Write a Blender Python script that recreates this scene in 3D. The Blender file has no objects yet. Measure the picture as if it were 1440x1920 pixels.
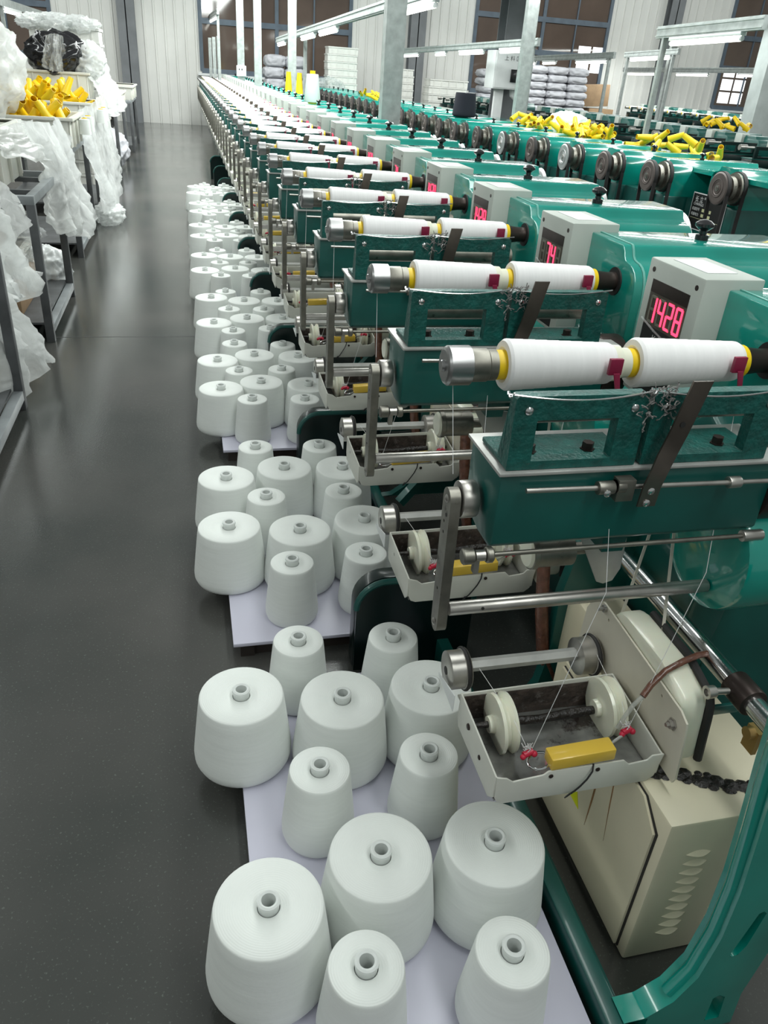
import bpy, bmesh, math, random
from mathutils import Vector, Matrix, noise
random.seed(7)
PI = math.pi
SC = bpy.context.scene
COL = SC.collection

# ------------------------------------------------------------------ camera
cd = bpy.data.cameras.new('camera')
cam = bpy.data.objects.new('camera', cd); COL.objects.link(cam)
cd.sensor_fit = 'VERTICAL'; cd.sensor_height = 36.0; cd.lens = 36.0 * 1440 / 1920
cd.clip_start = 0.02; cd.clip_end = 120
EX = Vector((0.97248515, -0.05781543, 0.2256768))      # world axes seen in camera space (x right, y down, z forward)
EY = Vector((-0.22404747, -0.49755996, 0.83799572))
EZ = Vector((0.06383866, -0.8655007, -0.49682307))
right = Vector((EX.x, EY.x, EZ.x)); down = Vector((EX.y, EY.y, EZ.y)); fwd = Vector((EX.z, EY.z, EZ.z))
m = Matrix((( right.x, -down.x, -fwd.x, 0), (right.y, -down.y, -fwd.y, 0), (right.z, -down.z, -fwd.z, 1.5), (0, 0, 0, 1)))
cam.matrix_world = m
SC.camera = cam

# ------------------------------------------------------------------ world, lights, exposure
w = bpy.data.worlds.new('world'); SC.world = w; w.use_nodes = True
w.node_tree.nodes['Background'].inputs[0].default_value = (0.93, 1.0, 0.97, 1)
w.node_tree.nodes['Background'].inputs[1].default_value = 0.30
SC.view_settings.view_transform = 'Standard'; SC.view_settings.look = 'None'
SC.view_settings.exposure = 0.0; SC.view_settings.gamma = 1.0; SC.view_settings.use_curve_mapping = False

def area(name, loc, sx, sy, power, rot=(0, 0, 0), col=(0.95, 1.0, 0.97)):
    l = bpy.data.lights.new(name, 'AREA'); l.shape = 'RECTANGLE'; l.size = sx; l.size_y = sy
    l.energy = power; l.color = col
    o = bpy.data.objects.new(name, l); COL.objects.link(o); o.location = loc; o.rotation_euler = rot
    return o
area('tube_light_glow_near', (0.95, 1.9, 2.7), 0.30, 6.5, 66)
area('tube_light_glow_mid', (1.10, 9.0, 3.1), 0.9, 7.0, 330)
area('tube_light_glow_far', (1.10, 15.0, 3.0), 0.9, 8.0, 430)
area('tube_light_glow_aisle', (-2.1, 6.0, 2.6), 0.25, 16.0, 125)
area('tube_light_glow_second', (4.4, 8.5, 2.6), 0.3, 15.0, 250)
area('tube_light_glow_third', (8.2, 12.0, 2.5), 0.3, 16.0, 260)
area('tube_light_glow_back', (11.5, 17.0, 2.4), 0.3, 9.0, 200)
area('added_wall_fill', (4.0, 17.5, 4.8), 24.0, 0.5, 640, rot=(math.radians(38), 0, 0))  # unseen strip added to brighten the back wall, no real fixture

# ------------------------------------------------------------------ materials
MATS = {}
def pm(name, color, rough=0.5, metal=0.0, var=0.12, scale=6.0, bump=0.0, bscale=40.0, spec=0.5, coat=0.0, trans=0.0, sss=0.0,
       alpha=1.0, dirt=None, dscale=5.0, dthr=0.62, emit=None, estr=0.0):
    if name in MATS: return MATS[name]
    mt = bpy.data.materials.new(name); mt.use_nodes = True
    nt = mt.node_tree; N = nt.nodes; L = nt.links
    b = N['Principled BSDF']
    tc = N.new('ShaderNodeTexCoord'); nz = N.new('ShaderNodeTexNoise'); nz.inputs['Scale'].default_value = scale
    nz.inputs['Detail'].default_value = 6; L.new(tc.outputs['Object'], nz.inputs['Vector'])
    rp = N.new('ShaderNodeValToRGB'); L.new(nz.outputs['Fac'], rp.inputs['Fac'])
    c = Vector(color)
    rp.color_ramp.elements[0].position = 0.3; rp.color_ramp.elements[1].position = 0.7
    rp.color_ramp.elements[0].color = (*(c * (1 - var)), 1); rp.color_ramp.elements[1].color = (*[min(1, v * (1 + var)) for v in c], 1)
    out = rp.outputs['Color']
    if dirt:
        n2 = N.new('ShaderNodeTexNoise'); n2.inputs['Scale'].default_value = dscale; n2.inputs['Detail'].default_value = 10
        n2.inputs['Roughness'].default_value = 0.7; L.new(tc.outputs['Object'], n2.inputs['Vector'])
        r2 = N.new('ShaderNodeValToRGB'); r2.color_ramp.elements[0].position = dthr; r2.color_ramp.elements[1].position = dthr + 0.08
        L.new(n2.outputs['Fac'], r2.inputs['Fac'])
        mx = N.new('ShaderNodeMix'); mx.data_type = 'RGBA'; L.new(r2.outputs['Color'], mx.inputs[0]); L.new(out, mx.inputs[6])
        mx.inputs[7].default_value = (*dirt, 1); out = mx.outputs[2]
    L.new(out, b.inputs['Base Color'])
    b.inputs['Roughness'].default_value = rough; b.inputs['Metallic'].default_value = metal
    b.inputs['Specular IOR Level'].default_value = spec; b.inputs['Coat Weight'].default_value = coat
    b.inputs['Transmission Weight'].default_value = trans; b.inputs['Alpha'].default_value = alpha
    if sss: b.inputs['Subsurface Weight'].default_value = sss; b.inputs['Subsurface Scale'].default_value = 0.01
    if emit: b.inputs['Emission Color'].default_value = (*emit, 1); b.inputs['Emission Strength'].default_value = estr
    if bump:
        n3 = N.new('ShaderNodeTexNoise'); n3.inputs['Scale'].default_value = bscale; n3.inputs['Detail'].default_value = 5
        L.new(tc.outputs['Object'], n3.inputs['Vector'])
        bp = N.new('ShaderNodeBump'); bp.inputs['Strength'].default_value = bump; bp.inputs['Distance'].default_value = 0.01
        L.new(n3.outputs['Fac'], bp.inputs['Height']); L.new(bp.outputs['Normal'], b.inputs['Normal'])
    MATS[name] = mt
    return mt

def yarn_mat(name, color, axis):
    mt = bpy.data.materials.new(name); mt.use_nodes = True
    nt = mt.node_tree; N = nt.nodes; L = nt.links; b = N['Principled BSDF']
    tc = N.new('ShaderNodeTexCoord')
    wv = N.new('ShaderNodeTexWave'); wv.bands_direction = axis; wv.inputs['Scale'].default_value = 95 if axis == 'Z' else 40
    wv.inputs['Distortion'].default_value = 2.2; wv.inputs['Detail'].default_value = 3; wv.inputs['Detail Scale'].default_value = 0.35
    L.new(tc.outputs['Object'], wv.inputs['Vector'])
    mp = N.new('ShaderNodeMapping'); mp.inputs['Scale'].default_value = (5, 5, 70) if axis == 'Z' else (70, 5, 5)
    L.new(tc.outputs['Object'], mp.inputs['Vector'])
    nz = N.new('ShaderNodeTexNoise'); nz.inputs['Scale'].default_value = 2.0; nz.inputs['Detail'].default_value = 4
    L.new(mp.outputs['Vector'], nz.inputs['Vector'])
    ad = N.new('ShaderNodeMath'); ad.operation = 'MULTIPLY_ADD'; ad.inputs[1].default_value = 0.25
    L.new(wv.outputs['Fac'], ad.inputs[0]); L.new(nz.outputs['Fac'], ad.inputs[2])
    bp = N.new('ShaderNodeBump'); bp.inputs['Strength'].default_value = 0.24; bp.inputs['Distance'].default_value = 0.0010
    L.new(ad.outputs[0], bp.inputs['Height']); L.new(bp.outputs['Normal'], b.inputs['Normal'])
    if axis == 'Z':     # rings of thread on the flat top
        gd = N.new('ShaderNodeTexWave'); gd.wave_type = 'RINGS'; gd.rings_direction = 'Z'; gd.inputs['Scale'].default_value = 75
        gd.inputs['Distortion'].default_value = 1.2; L.new(tc.outputs['Object'], gd.inputs['Vector'])
        b2 = N.new('ShaderNodeBump'); b2.inputs['Strength'].default_value = 0.22; b2.inputs['Distance'].default_value = 0.001
        L.new(gd.outputs['Fac'], b2.inputs['Height']); L.new(bp.outputs['Normal'], b2.inputs['Normal']); L.new(b2.outputs['Normal'], b.inputs['Normal'])
    rp = N.new('ShaderNodeValToRGB'); L.new(nz.outputs['Fac'], rp.inputs['Fac'])
    c = Vector(color); rp.color_ramp.elements[0].color = (*(c * 0.93), 1); rp.color_ramp.elements[1].color = (*[min(1, x * 1.04) for x in c], 1)
    L.new(rp.outputs['Color'], b.inputs['Base Color'])
    b.inputs['Roughness'].default_value = 0.75; b.inputs['Specular IOR Level'].default_value = 0.25
    b.inputs['Sheen Weight'].default_value = 0.2 if color[0] > .5 else 0.0
    return mt

M_yarn = yarn_mat('white_yarn', (0.80, 0.83, 0.80), 'Z')
M_yarnx = yarn_mat('white_thread_winding', (0.86, 0.85, 0.85), 'X')
M_black_yarn = yarn_mat('black_yarn', (0.012, 0.014, 0.022), 'Z')
M_core = pm('white_plastic_core', (0.72, 0.75, 0.73), 0.45, var=0.05)
M_teal = pm('teal_enamel', (0.004, 0.27, 0.215), 0.2, var=0.12, coat=1.0, dirt=(0.02, 0.14, 0.10), dscale=9, dthr=0.68)
M_tealtop = pm('teal_enamel_top', (0.006, 0.25, 0.185), 0.22, var=0.06, coat=0.8)
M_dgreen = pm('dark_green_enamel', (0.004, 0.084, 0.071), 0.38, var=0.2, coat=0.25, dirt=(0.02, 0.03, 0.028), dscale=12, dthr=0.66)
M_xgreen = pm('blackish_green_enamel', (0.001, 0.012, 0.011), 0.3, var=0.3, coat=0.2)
M_bracket = pm('chipped_green_enamel', (0.004, 0.088, 0.074), 0.42, var=0.35, scale=40, bump=0.35, bscale=120, dirt=(0.01, 0.012, 0.012), dscale=30, dthr=0.66)
M_steel = pm('worn_steel', (0.48, 0.46, 0.43), 0.33, 0.9, var=0.15, scale=25, dirt=(0.12, 0.09, 0.07), dscale=18, dthr=0.68)
M_steeld = pm('dark_worn_steel', (0.24, 0.23, 0.20), 0.4, 0.85, var=0.25, scale=25, dirt=(0.06, 0.045, 0.035), dscale=20, dthr=0.6)
M_cap = pm('turned_steel', (0.34, 0.34, 0.34), 0.28, 0.85, var=0.06, scale=20)
M_chrome = pm('polished_steel', (0.72, 0.72, 0.72), 0.16, 1.0, var=0.08, scale=30)
M_brownsteel = pm('brown_oxidised_steel', (0.045, 0.032, 0.028), 0.38, 0.6, var=0.3, scale=15)
M_platemetal = pm('dull_aluminium', (0.50, 0.50, 0.48), 0.45, 0.5, var=0.12, scale=20)
M_yellow = pm('yellow_paper_tube', (0.85, 0.58, 0.004), 0.45, var=0.1, sss=0.05)
M_yellowd = pm('yellow_tube_inside', (0.50, 0.26, 0.01), 0.6, var=0.15)
M_cream = pm('cream_plastic', (0.80, 0.80, 0.66), 0.28, var=0.06, sss=0.1, coat=0.3)
M_beige = pm('beige_painted_steel', (0.66, 0.62, 0.52), 0.4, var=0.07, scale=8, dirt=(0.40, 0.33, 0.24), dscale=7, dthr=0.72)
M_cab = pm('cream_painted_cabinet', (0.72, 0.66, 0.49), 0.40, var=0.06, scale=5, dirt=(0.42, 0.34, 0.2), dscale=14, dthr=0.76)
M_traypaint = pm('grey_white_tray_paint', (0.62, 0.62, 0.56), 0.35, var=0.06, dirt=(0.4, 0.36, 0.28), dscale=20, dthr=0.76)
M_grime = pm('black_oily_lint', (0.018, 0.014, 0.012), 0.25, var=0.5, scale=30, bump=0.6, bscale=90)
M_oil = pm('grey_silicone_oil', (0.16, 0.16, 0.15), 0.08, var=0.5, scale=16, bump=0.25, bscale=22, coat=1.0, dirt=(0.03, 0.022, 0.02), dscale=14, dthr=0.56)
M_redyarn = pm('red_clip_plastic', (0.55, 0.015, 0.05), 0.35, var=0.2)
M_darkred = pm('dark_red_guide', (0.22, 0.01, 0.045), 0.4, var=0.2)
M_lint = pm('white_lint', (0.75, 0.73, 0.72), 0.9, var=0.15, scale=60, bump=0.7, bscale=200)
M_greylint = pm('grey_lint', (0.30, 0.29, 0.28), 0.95, var=0.5, scale=120, bump=0.9, bscale=250)
M_block = pm('yellow_ochre_block', (0.72, 0.48, 0.06), 0.3, var=0.08, coat=0.3)
M_black = pm('black_plastic', (0.012, 0.012, 0.014), 0.18, var=0.2, coat=0.3)
M_rubber = pm('black_rubber', (0.018, 0.017, 0.017), 0.6, var=0.3, scale=20)
M_brownhose = pm('brown_hose_tape', (0.13, 0.05, 0.03), 0.3, var=0.35, scale=60, bump=0.4, bscale=80, coat=0.4)
M_clearhose = pm('clear_hose', (0.65, 0.66, 0.62), 0.15, var=0.05, alpha=0.45)
M_thread = pm('white_thread', (0.85, 0.85, 0.85), 0.6, var=0.02, alpha=0.8)
M_greybox = pm('grey_instrument_case', (0.46, 0.50, 0.46), 0.45, var=0.04)
M_redlens = pm('dark_display_window', (0.10, 0.085, 0.07), 0.2, var=0.1)
M_digit = pm('red_led_segment', (0.9, 0.02, 0.06), 0.4, emit=(1.0, 0.04, 0.10), estr=3.0)
M_digoff = pm('unlit_led_segment', (0.22, 0.21, 0.17), 0.4)
M_ink = pm('white_print', (0.75, 0.75, 0.75), 0.6, var=0.03)
M_inkb = pm('black_print', (0.01, 0.01, 0.01), 0.6)
M_warn = pm('yellow_warning_label', (0.75, 0.8, 0.02), 0.4, var=0.03)
M_rust = pm('rust_streak', (0.28, 0.15, 0.06), 0.8, var=0.4, scale=40)
M_board = pm('white_laminate_board', (0.62, 0.61, 0.72), 0.3, var=0.05, scale=3, dirt=(0.10, 0.09, 0.09), dscale=24, dthr=0.76)
M_pallet = pm('dark_wood_underframe', (0.03, 0.022, 0.018), 0.8, var=0.4, scale=12)
M_pulley = pm('brown_grey_pulley', (0.13, 0.105, 0.098), 0.4, 0.3, var=0.15, scale=15)
M_pulleyw = pm('bare_aluminium_pulley', (0.62, 0.62, 0.62), 0.3, 0.6, var=0.1, scale=15)
M_gal = pm('galvanised_steel', (0.36, 0.39, 0.38), 0.42, 0.35, var=0.2, scale=14)
M_post = pm('grey_painted_post', (0.40, 0.44, 0.43), 0.5, 0.1, var=0.12, scale=5)
M_column = pm('dark_grey_steel_column', (0.17, 0.18, 0.19), 0.5, 0.1, var=0.15, scale=3)
M_tube = pm('lit_fluorescent_tube', (1, 1, 1), 0.5, emit=(1.0, 1.0, 0.90), estr=7.0)
M_white = pm('white_enamel', (0.72, 0.74, 0.74), 0.45, var=0.05)
M_bin = pm('white_plastic_bin', (0.66, 0.66, 0.60), 0.4, var=0.05, sss=0.05)
M_crate = pm('white_crate_plastic', (0.72, 0.72, 0.68), 0.5, var=0.06)
M_sack = pm('grey_white_woven_sack', (0.43, 0.43, 0.46), 0.7, var=0.1, bump=0.4, bscale=14)
M_card = pm('brown_cardboard', (0.32, 0.21, 0.12), 0.8, var=0.15)
M_rackd = pm('dark_grey_rack_steel', (0.10, 0.105, 0.11), 0.5, 0.3, var=0.3, scale=8)
M_rackp = pm('grey_rack_paint', (0.24, 0.26, 0.27), 0.4, 0.2, var=0.2, scale=8)
M_red = pm('dark_red_fabric', (0.20, 0.015, 0.012), 0.6, var=0.3, scale=20)
M_mull = pm('blue_grey_window_frame', (0.09, 0.12, 0.155), 0.5, var=0.15)
M_glass = pm('night_window_glass', (0.105, 0.075, 0.06), 0.06, var=0.25, scale=0.8, spec=0.8)
M_winglow = pm('painted_pane_glow', (0.9, 0.9, 0.9), 0.5, emit=(0.9, 0.95, 1.0), estr=1.1)  # emissive colour imitating brightness seen in the window panes
M_green = pm('bright_green_plastic', (0.15, 0.75, 0.08), 0.5)

def plastic_mat(name, base, op):
    mt = bpy.data.materials.new(name); mt.use_nodes = True; nt = mt.node_tree; N = nt.nodes; L = nt.links
    b = N['Principled BSDF']; b.inputs['Base Color'].default_value = (*base, 1); b.inputs['Roughness'].default_value = 0.22
    b.inputs['Specular IOR Level'].default_value = 0.6
    tc = N.new('ShaderNodeTexCoord'); nz = N.new('ShaderNodeTexNoise'); nz.inputs['Scale'].default_value = 9; nz.inputs['Detail'].default_value = 8
    nz.inputs['Distortion'].default_value = 1.2; L.new(tc.outputs['Object'], nz.inputs['Vector'])
    bp = N.new('ShaderNodeBump'); bp.inputs['Strength'].default_value = 0.7; bp.inputs['Distance'].default_value = 0.02
    L.new(nz.outputs['Fac'], bp.inputs['Height']); L.new(bp.outputs['Normal'], b.inputs['Normal'])
    tl = N.new('ShaderNodeBsdfTranslucent'); tl.inputs[0].default_value = (*base, 1)
    tp = N.new('ShaderNodeBsdfTransparent')
    m1 = N.new('ShaderNodeMixShader'); m1.inputs[0].default_value = 0.45; L.new(b.outputs[0], m1.inputs[1]); L.new(tl.outputs[0], m1.inputs[2])
    rp = N.new('ShaderNodeMapRange'); rp.inputs[1].default_value = 0.35; rp.inputs[2].default_value = 0.65
    rp.inputs[3].default_value = op - 0.12; rp.inputs[4].default_value = op + 0.12; L.new(nz.outputs['Fac'], rp.inputs[0])
    m2 = N.new('ShaderNodeMixShader'); L.new(rp.outputs[0], m2.inputs[0]); L.new(tp.outputs[0], m2.inputs[1]); L.new(m1.outputs[0], m2.inputs[2])
    L.new(m2.outputs[0], N['Material Output'].inputs['Surface'])
    return mt
M_bag = plastic_mat('clear_white_polythene', (0.93, 0.95, 0.94), 0.78)
M_bagthin = plastic_mat('thin_clear_polythene', (0.85, 0.88, 0.88), 0.28)

def floor_mat():
    mt = bpy.data.materials.new('polished_dark_floor'); mt.use_nodes = True; nt = mt.node_tree; N = nt.nodes; L = nt.links
    b = N['Principled BSDF']; b.inputs['Specular IOR Level'].default_value = 0.85; tc = N.new('ShaderNodeTexCoord')
    big = N.new('ShaderNodeTexNoise'); big.inputs['Scale'].default_value = 0.9; big.inputs['Detail'].default_value = 5; L.new(tc.outputs['Object'], big.inputs['Vector'])
    fine = N.new('ShaderNodeTexNoise'); fine.inputs['Scale'].default_value = 160; fine.inputs['Detail'].default_value = 3; L.new(tc.outputs['Object'], fine.inputs['Vector'])
    r1 = N.new('ShaderNodeValToRGB'); r1.color_ramp.elements[0].color = (0.030, 0.036, 0.033, 1); r1.color_ramp.elements[1].color = (0.088, 0.083, 0.077, 1)
    r1.color_ramp.elements[0].position = 0.3; r1.color_ramp.elements[1].position = 0.75; L.new(big.outputs['Fac'], r1.inputs['Fac'])
    r2 = N.new('ShaderNodeValToRGB'); r2.color_ramp.elements[0].position = 0.62; r2.color_ramp.elements[1].position = 0.72
    L.new(fine.outputs['Fac'], r2.inputs['Fac'])
    mx = N.new('ShaderNodeMix'); mx.data_type = 'RGBA'; L.new(r2.outputs['Color'], mx.inputs[0]); L.new(r1.outputs['Color'], mx.inputs[6])
    mx.inputs[7].default_value = (0.095, 0.105, 0.095, 1); L.new(mx.outputs[2], b.inputs['Base Color'])
    mr = N.new('ShaderNodeMapRange'); mr.inputs[3].default_value = 0.10; mr.inputs[4].default_value = 0.24; L.new(big.outputs['Fac'], mr.inputs[0])
    L.new(mr.outputs[0], b.inputs['Roughness'])
    bp = N.new('ShaderNodeBump'); bp.inputs['Strength'].default_value = 0.08; bp.inputs['Distance'].default_value = 0.004
    L.new(fine.outputs['Fac'], bp.inputs['Height']); L.new(bp.outputs['Normal'], b.inputs['Normal'])
    return mt
M_floor = floor_mat()
M_wall = pm('white_ribbed_steel_sheet', (0.70, 0.70, 0.67), 0.45, var=0.07, scale=0.9, dirt=(0.42, 0.42, 0.40), dscale=1.2, dthr=0.68)

# ------------------------------------------------------------------ mesh helpers
class MB:
    def __init__(s): s.v = []; s.f = []; s.m = []; s.cur = 0
    def add(s, vs, fs):
        n = len(s.v); s.v += [tuple(v) for v in vs]
        for f in fs: s.f.append(tuple(n + i for i in f)); s.m.append(s.cur)
        return s
    def box(s, x0, x1, y0, y1, z0, z1):
        vs = [(x, y, z) for x in (x0, x1) for y in (y0, y1) for z in (z0, z1)]
        return s.add(vs, [(0, 1, 3, 2), (4, 6, 7, 5), (0, 4, 5, 1), (2, 3, 7, 6), (0, 2, 6, 4), (1, 5, 7, 3)])
    def obox(s, c, ax, ay, az, hx, hy, hz):       # oriented box
        c = Vector(c); vs = [c + ax * hx * i + ay * hy * j + az * hz * k for i in (-1, 1) for j in (-1, 1) for k in (-1, 1)]
        return s.add(vs, [(0, 1, 3, 2), (4, 6, 7, 5), (0, 4, 5, 1), (2, 3, 7, 6), (0, 2, 6, 4), (1, 5, 7, 3)])
    def bar(s, p0, p1, w, t, up=(0, 0, 1)):
        p0 = Vector(p0); p1 = Vector(p1); d = (p1 - p0); L = d.length; d.normalize(); u = Vector(up)
        a = d.cross(u)
        if a.length < 1e-4: a = d.cross(Vector((0, 1, 0)))
        a.normalize(); b = a.cross(d)
        return s.obox((p0 + p1) / 2, d, a, b, L / 2, w / 2, t / 2)
    def lathe(s, o, d, prof, n=28, close=False):
        o = Vector(o); d = Vector(d).normalized(); a = d.orthogonal().normalized(); b = d.cross(a); vs = []; fs = []
        for (t, r) in prof:
            for i in range(n):
                q = 2 * PI * i / n; vs.append(o + d * t + (a * math.cos(q) + b * math.sin(q)) * r)
        k = len(prof)
        for j in range(k if close else k - 1):
            j2 = (j + 1) % k
            for i in range(n):
                i2 = (i + 1) % n; fs.append((j * n + i, j * n + i2, j2 * n + i2, j2 * n + i))
        if not close:
            fs.append(tuple(reversed(range(n)))); fs.append(tuple((k - 1) * n + i for i in range(n)))
        return s.add(vs, fs)
    def cyl(s, p0, p1, r0, r1=None, n=20):
        p0 = Vector(p0); p1 = Vector(p1)
        return s.lathe(p0, p1 - p0, [(0, r0), ((p1 - p0).length, r0 if r1 is None else r1)], n)
    def tube(s, pts, r, n=8, rr=None):
        pts = [Vector(p) for p in pts]; vs = []; fs = []; a = None
        for i, p in enumerate(pts):
            d = (pts[min(i + 1, len(pts) - 1)] - pts[max(i - 1, 0)]).normalized()
            a = d.orthogonal().normalized() if a is None else (a - d * a.dot(d)).normalized()
            b = d.cross(a); rad = rr[i] if rr else r
            for k in range(n):
                q = 2 * PI * k / n; vs.append(p + (a * math.cos(q) + b * math.sin(q)) * rad)
        for j in range(len(pts) - 1):
            for k in range(n):
                k2 = (k + 1) % n; fs.append((j * n + k, j * n + k2, (j + 1) * n + k2, (j + 1) * n + k))
        fs.append(tuple(reversed(range(n)))); fs.append(tuple((len(pts) - 1) * n + k for k in range(n)))
        return s.add(vs, fs)
    def prism(s, poly, axis, a0, a1):
        def P(u, v, w): return {'x': (w, u, v), 'y': (u, w, v), 'z': (u, v, w)}[axis]
        n = len(poly); vs = [P(u, v, a0) for u, v in poly] + [P(u, v, a1) for u, v in poly]
        fs = [tuple(range(n)), tuple(reversed(range(n, 2 * n)))] + [(i, n + i, n + (i + 1) % n, (i + 1) % n) for i in range(n)]
        return s.add(vs, fs)
    def sphere(s, c, r, n=12, sc=(1, 1, 1)):
        k = n // 2; c = Vector(c)
        prof = [(-math.cos(PI * i / k), max(1e-4, math.sin(PI * i / k))) for i in range(k + 1)]
        n0 = len(s.v); s.lathe((0, 0, 0), (0, 0, 1), prof, n)
        for i in range(n0, len(s.v)):
            v = s.v[i]; s.v[i] = (c.x + v[0] * r * sc[0], c.y + v[1] * r * sc[1], c.z + v[2] * r * sc[2])
        return s
    def mesh(s, name, mat, bev=0.0, off=(0, 0, 0), seg=2, angle=38):
        me = bpy.data.meshes.new(name)
        me.from_pydata([(v[0] - off[0], v[1] - off[1], v[2] - off[2]) for v in s.v], [], s.f)
        mats = mat if isinstance(mat, (list, tuple)) else [mat]
        for mm in mats: me.materials.append(mm)
        if len(mats) > 1:
            for p, mi in zip(me.polygons, s.m): p.material_index = mi
        bm = bmesh.new(); bm.from_mesh(me)
        bmesh.ops.recalc_face_normals(bm, faces=bm.faces)
        if bev:
            es = [e for e in bm.edges if len(e.link_faces) == 2 and e.calc_face_angle(0) > 0.6]
            bmesh.ops.bevel(bm, geom=es, offset=bev, segments=seg, profile=0.5, affect='EDGES', clamp_overlap=True)
        for f in bm.faces: f.smooth = True
        bm.to_mesh(me); bm.free()
        me.set_sharp_from_angle(angle=math.radians(angle))
        return me

def P(name, mb, mat, parent=None, bev=0.0, off=(0, 0, 0), **kw):
    me = mb if isinstance(mb, bpy.types.Mesh) else mb.mesh(name, mat, bev, off, **kw)
    o = bpy.data.objects.new(name, me); COL.objects.link(o)
    if parent is not None: o.parent = parent
    return o
def tag(o, label, cat, group=None, kind=None):
    o['label'] = label; o['category'] = cat
    if group: o['group'] = group
    if kind: o['kind'] = kind
    return o
def E(name, loc, label=None, cat=None, group=None):
    o = bpy.data.objects.new(name, None); COL.objects.link(o); o.location = loc; o.empty_display_size = 0.05
    if label: tag(o, label, cat, group)
    return o
def struct(o): o['kind'] = 'structure'; return o
KIDS = {}
def kids(o):
    return [c for c in o.children]
def copy_tree(o, parent=None, skip=(), cache={}):
    c = o.copy(); COL.objects.link(c); c.parent = parent
    for ch in TREE.get(o.name, []):
        if ch.name.split('.')[0] in skip: continue
        copy_tree(ch, c, skip)
    return c
TREE = {}
def snapshot():
    TREE.clear()
    for o in bpy.data.objects:
        if o.parent: TREE.setdefault(o.parent.name, []).append(o)
ORD = ['nearest', 'second', 'third', 'fourth', 'fifth', 'sixth', 'seventh', 'eighth', 'ninth', 'tenth', 'eleventh', 'twelfth', 'thirteenth', 'fourteenth',
       'fifteenth', 'sixteenth', 'seventeenth', 'eighteenth', 'nineteenth', 'twentieth']

def text_mesh(s, size, loc, mat, name='lettering', parent=None, xdir=(0, -1, 0), ydir=(0, 0, 1), ext=0.0003, center=True, off=(0, 0, 0)):
    cu = bpy.data.curves.new('txt', 'FONT'); cu.body = s; cu.size = size; cu.extrude = ext; cu.resolution_u = 2
    if center: cu.align_x = 'CENTER'
    to = bpy.data.objects.new('txt', cu); COL.objects.link(to)
    dg = bpy.context.evaluated_depsgraph_get(); me = bpy.data.meshes.new_from_object(to.evaluated_get(dg))
    bpy.data.objects.remove(to)
    X = Vector(xdir); Y = Vector(ydir); Z = X.cross(Y); lo = Vector(loc) - Vector(off)
    for v in me.vertices: v.co = lo + X * v.co.x + Y * v.co.y + Z * v.co.z
    me.materials.clear(); me.materials.append(mat)
    o = bpy.data.objects.new(name, me); COL.objects.link(o)
    if parent is not None: o.parent = parent
    return o
def plate(outline, holes, axis, a0, a1):
    """flat plate with real holes -> mesh builder; outline in the plane's (u,v), thickness a0..a1 along axis"""
    cu = bpy.data.curves.new('pl', 'CURVE'); cu.dimensions = '2D'; cu.fill_mode = 'BOTH'; cu.extrude = abs(a1 - a0) / 2
    for ring in [outline] + list(holes):
        sp = cu.splines.new('POLY'); sp.points.add(len(ring) - 1); sp.use_cyclic_u = True
        for i, (u, v) in enumerate(ring): sp.points[i].co = (u, v, 0, 1)
    to = bpy.data.objects.new('pl', cu); COL.objects.link(to)
    dg = bpy.context.evaluated_depsgraph_get(); me = bpy.data.meshes.new_from_object(to.evaluated_get(dg))
    bpy.data.objects.remove(to)
    mid = (a0 + a1) / 2; mb = MB()
    def Q(c): u, v, w = c; w += mid; return {'x': (w, u, v), 'y': (u, w, v), 'z': (u, v, w)}[axis]
    mb.add([Q(v.co) for v in me.vertices], [tuple(p.vertices) for p in me.polygons])
    return mb
def circ(cx, cy, r, n=14, ry=None): return [(cx + r * math.cos(2 * PI * i / n), cy + (ry or r) * math.sin(2 * PI * i / n)) for i in range(n)]

# ------------------------------------------------------------------ hall: floor, far wall, windows, columns
YW = 22.5
FL = struct(P('floor', MB().box(-9, 19, -3, YW + .3, -0.12, 0.0), M_floor))
P('expansion_joint', MB().box(-9, .05, 4.795, 4.803, -.004, .0006), pm('dark_joint_filler', (0.03, 0.03, 0.03), 0.7), FL)
wl = MB()
def siding(x0, x1, z0, z1):
    xs = []; x = x0; prof = []
    while x < x1 - 1e-6:
        for dx, dy in ((0, 0), (0.16, 0), (0.172, -0.028), (0.208, -0.028), (0.22, 0)):
            if x + dx <= x1: prof.append((x + dx, YW + dy))
        x += 0.24
    prof.append((x1, YW)); prof += [(x1, YW + .15), (x0, YW + .15)]
    wl.prism(prof, 'z', z0, z1)
WINS = [(-6.7, -2.87, 1.32, 3.4), (0.55, 4.25, 1.22, 3.6), (7.55, 11.3, 1.2, 4.2), (15.0, 18.4, 1.2, 4.6)]
xx = -9.0
for (a, b, z0, z1) in WINS:
    siding(xx, a, 0, 6.0); siding(a, b, 0, z0); siding(a, b, z1, 6.0); xx = b
siding(xx, 19, 0, 6.0)
struct(P('wall_back', wl, M_wall))
struct(P('wall_left', MB().box(-9.15, -9, -3, YW, 0, 6.0), M_wall))
struct(P('wall_right', MB().box(19, 19.15, -3, YW, 0, 6.0), M_wall))
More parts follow.
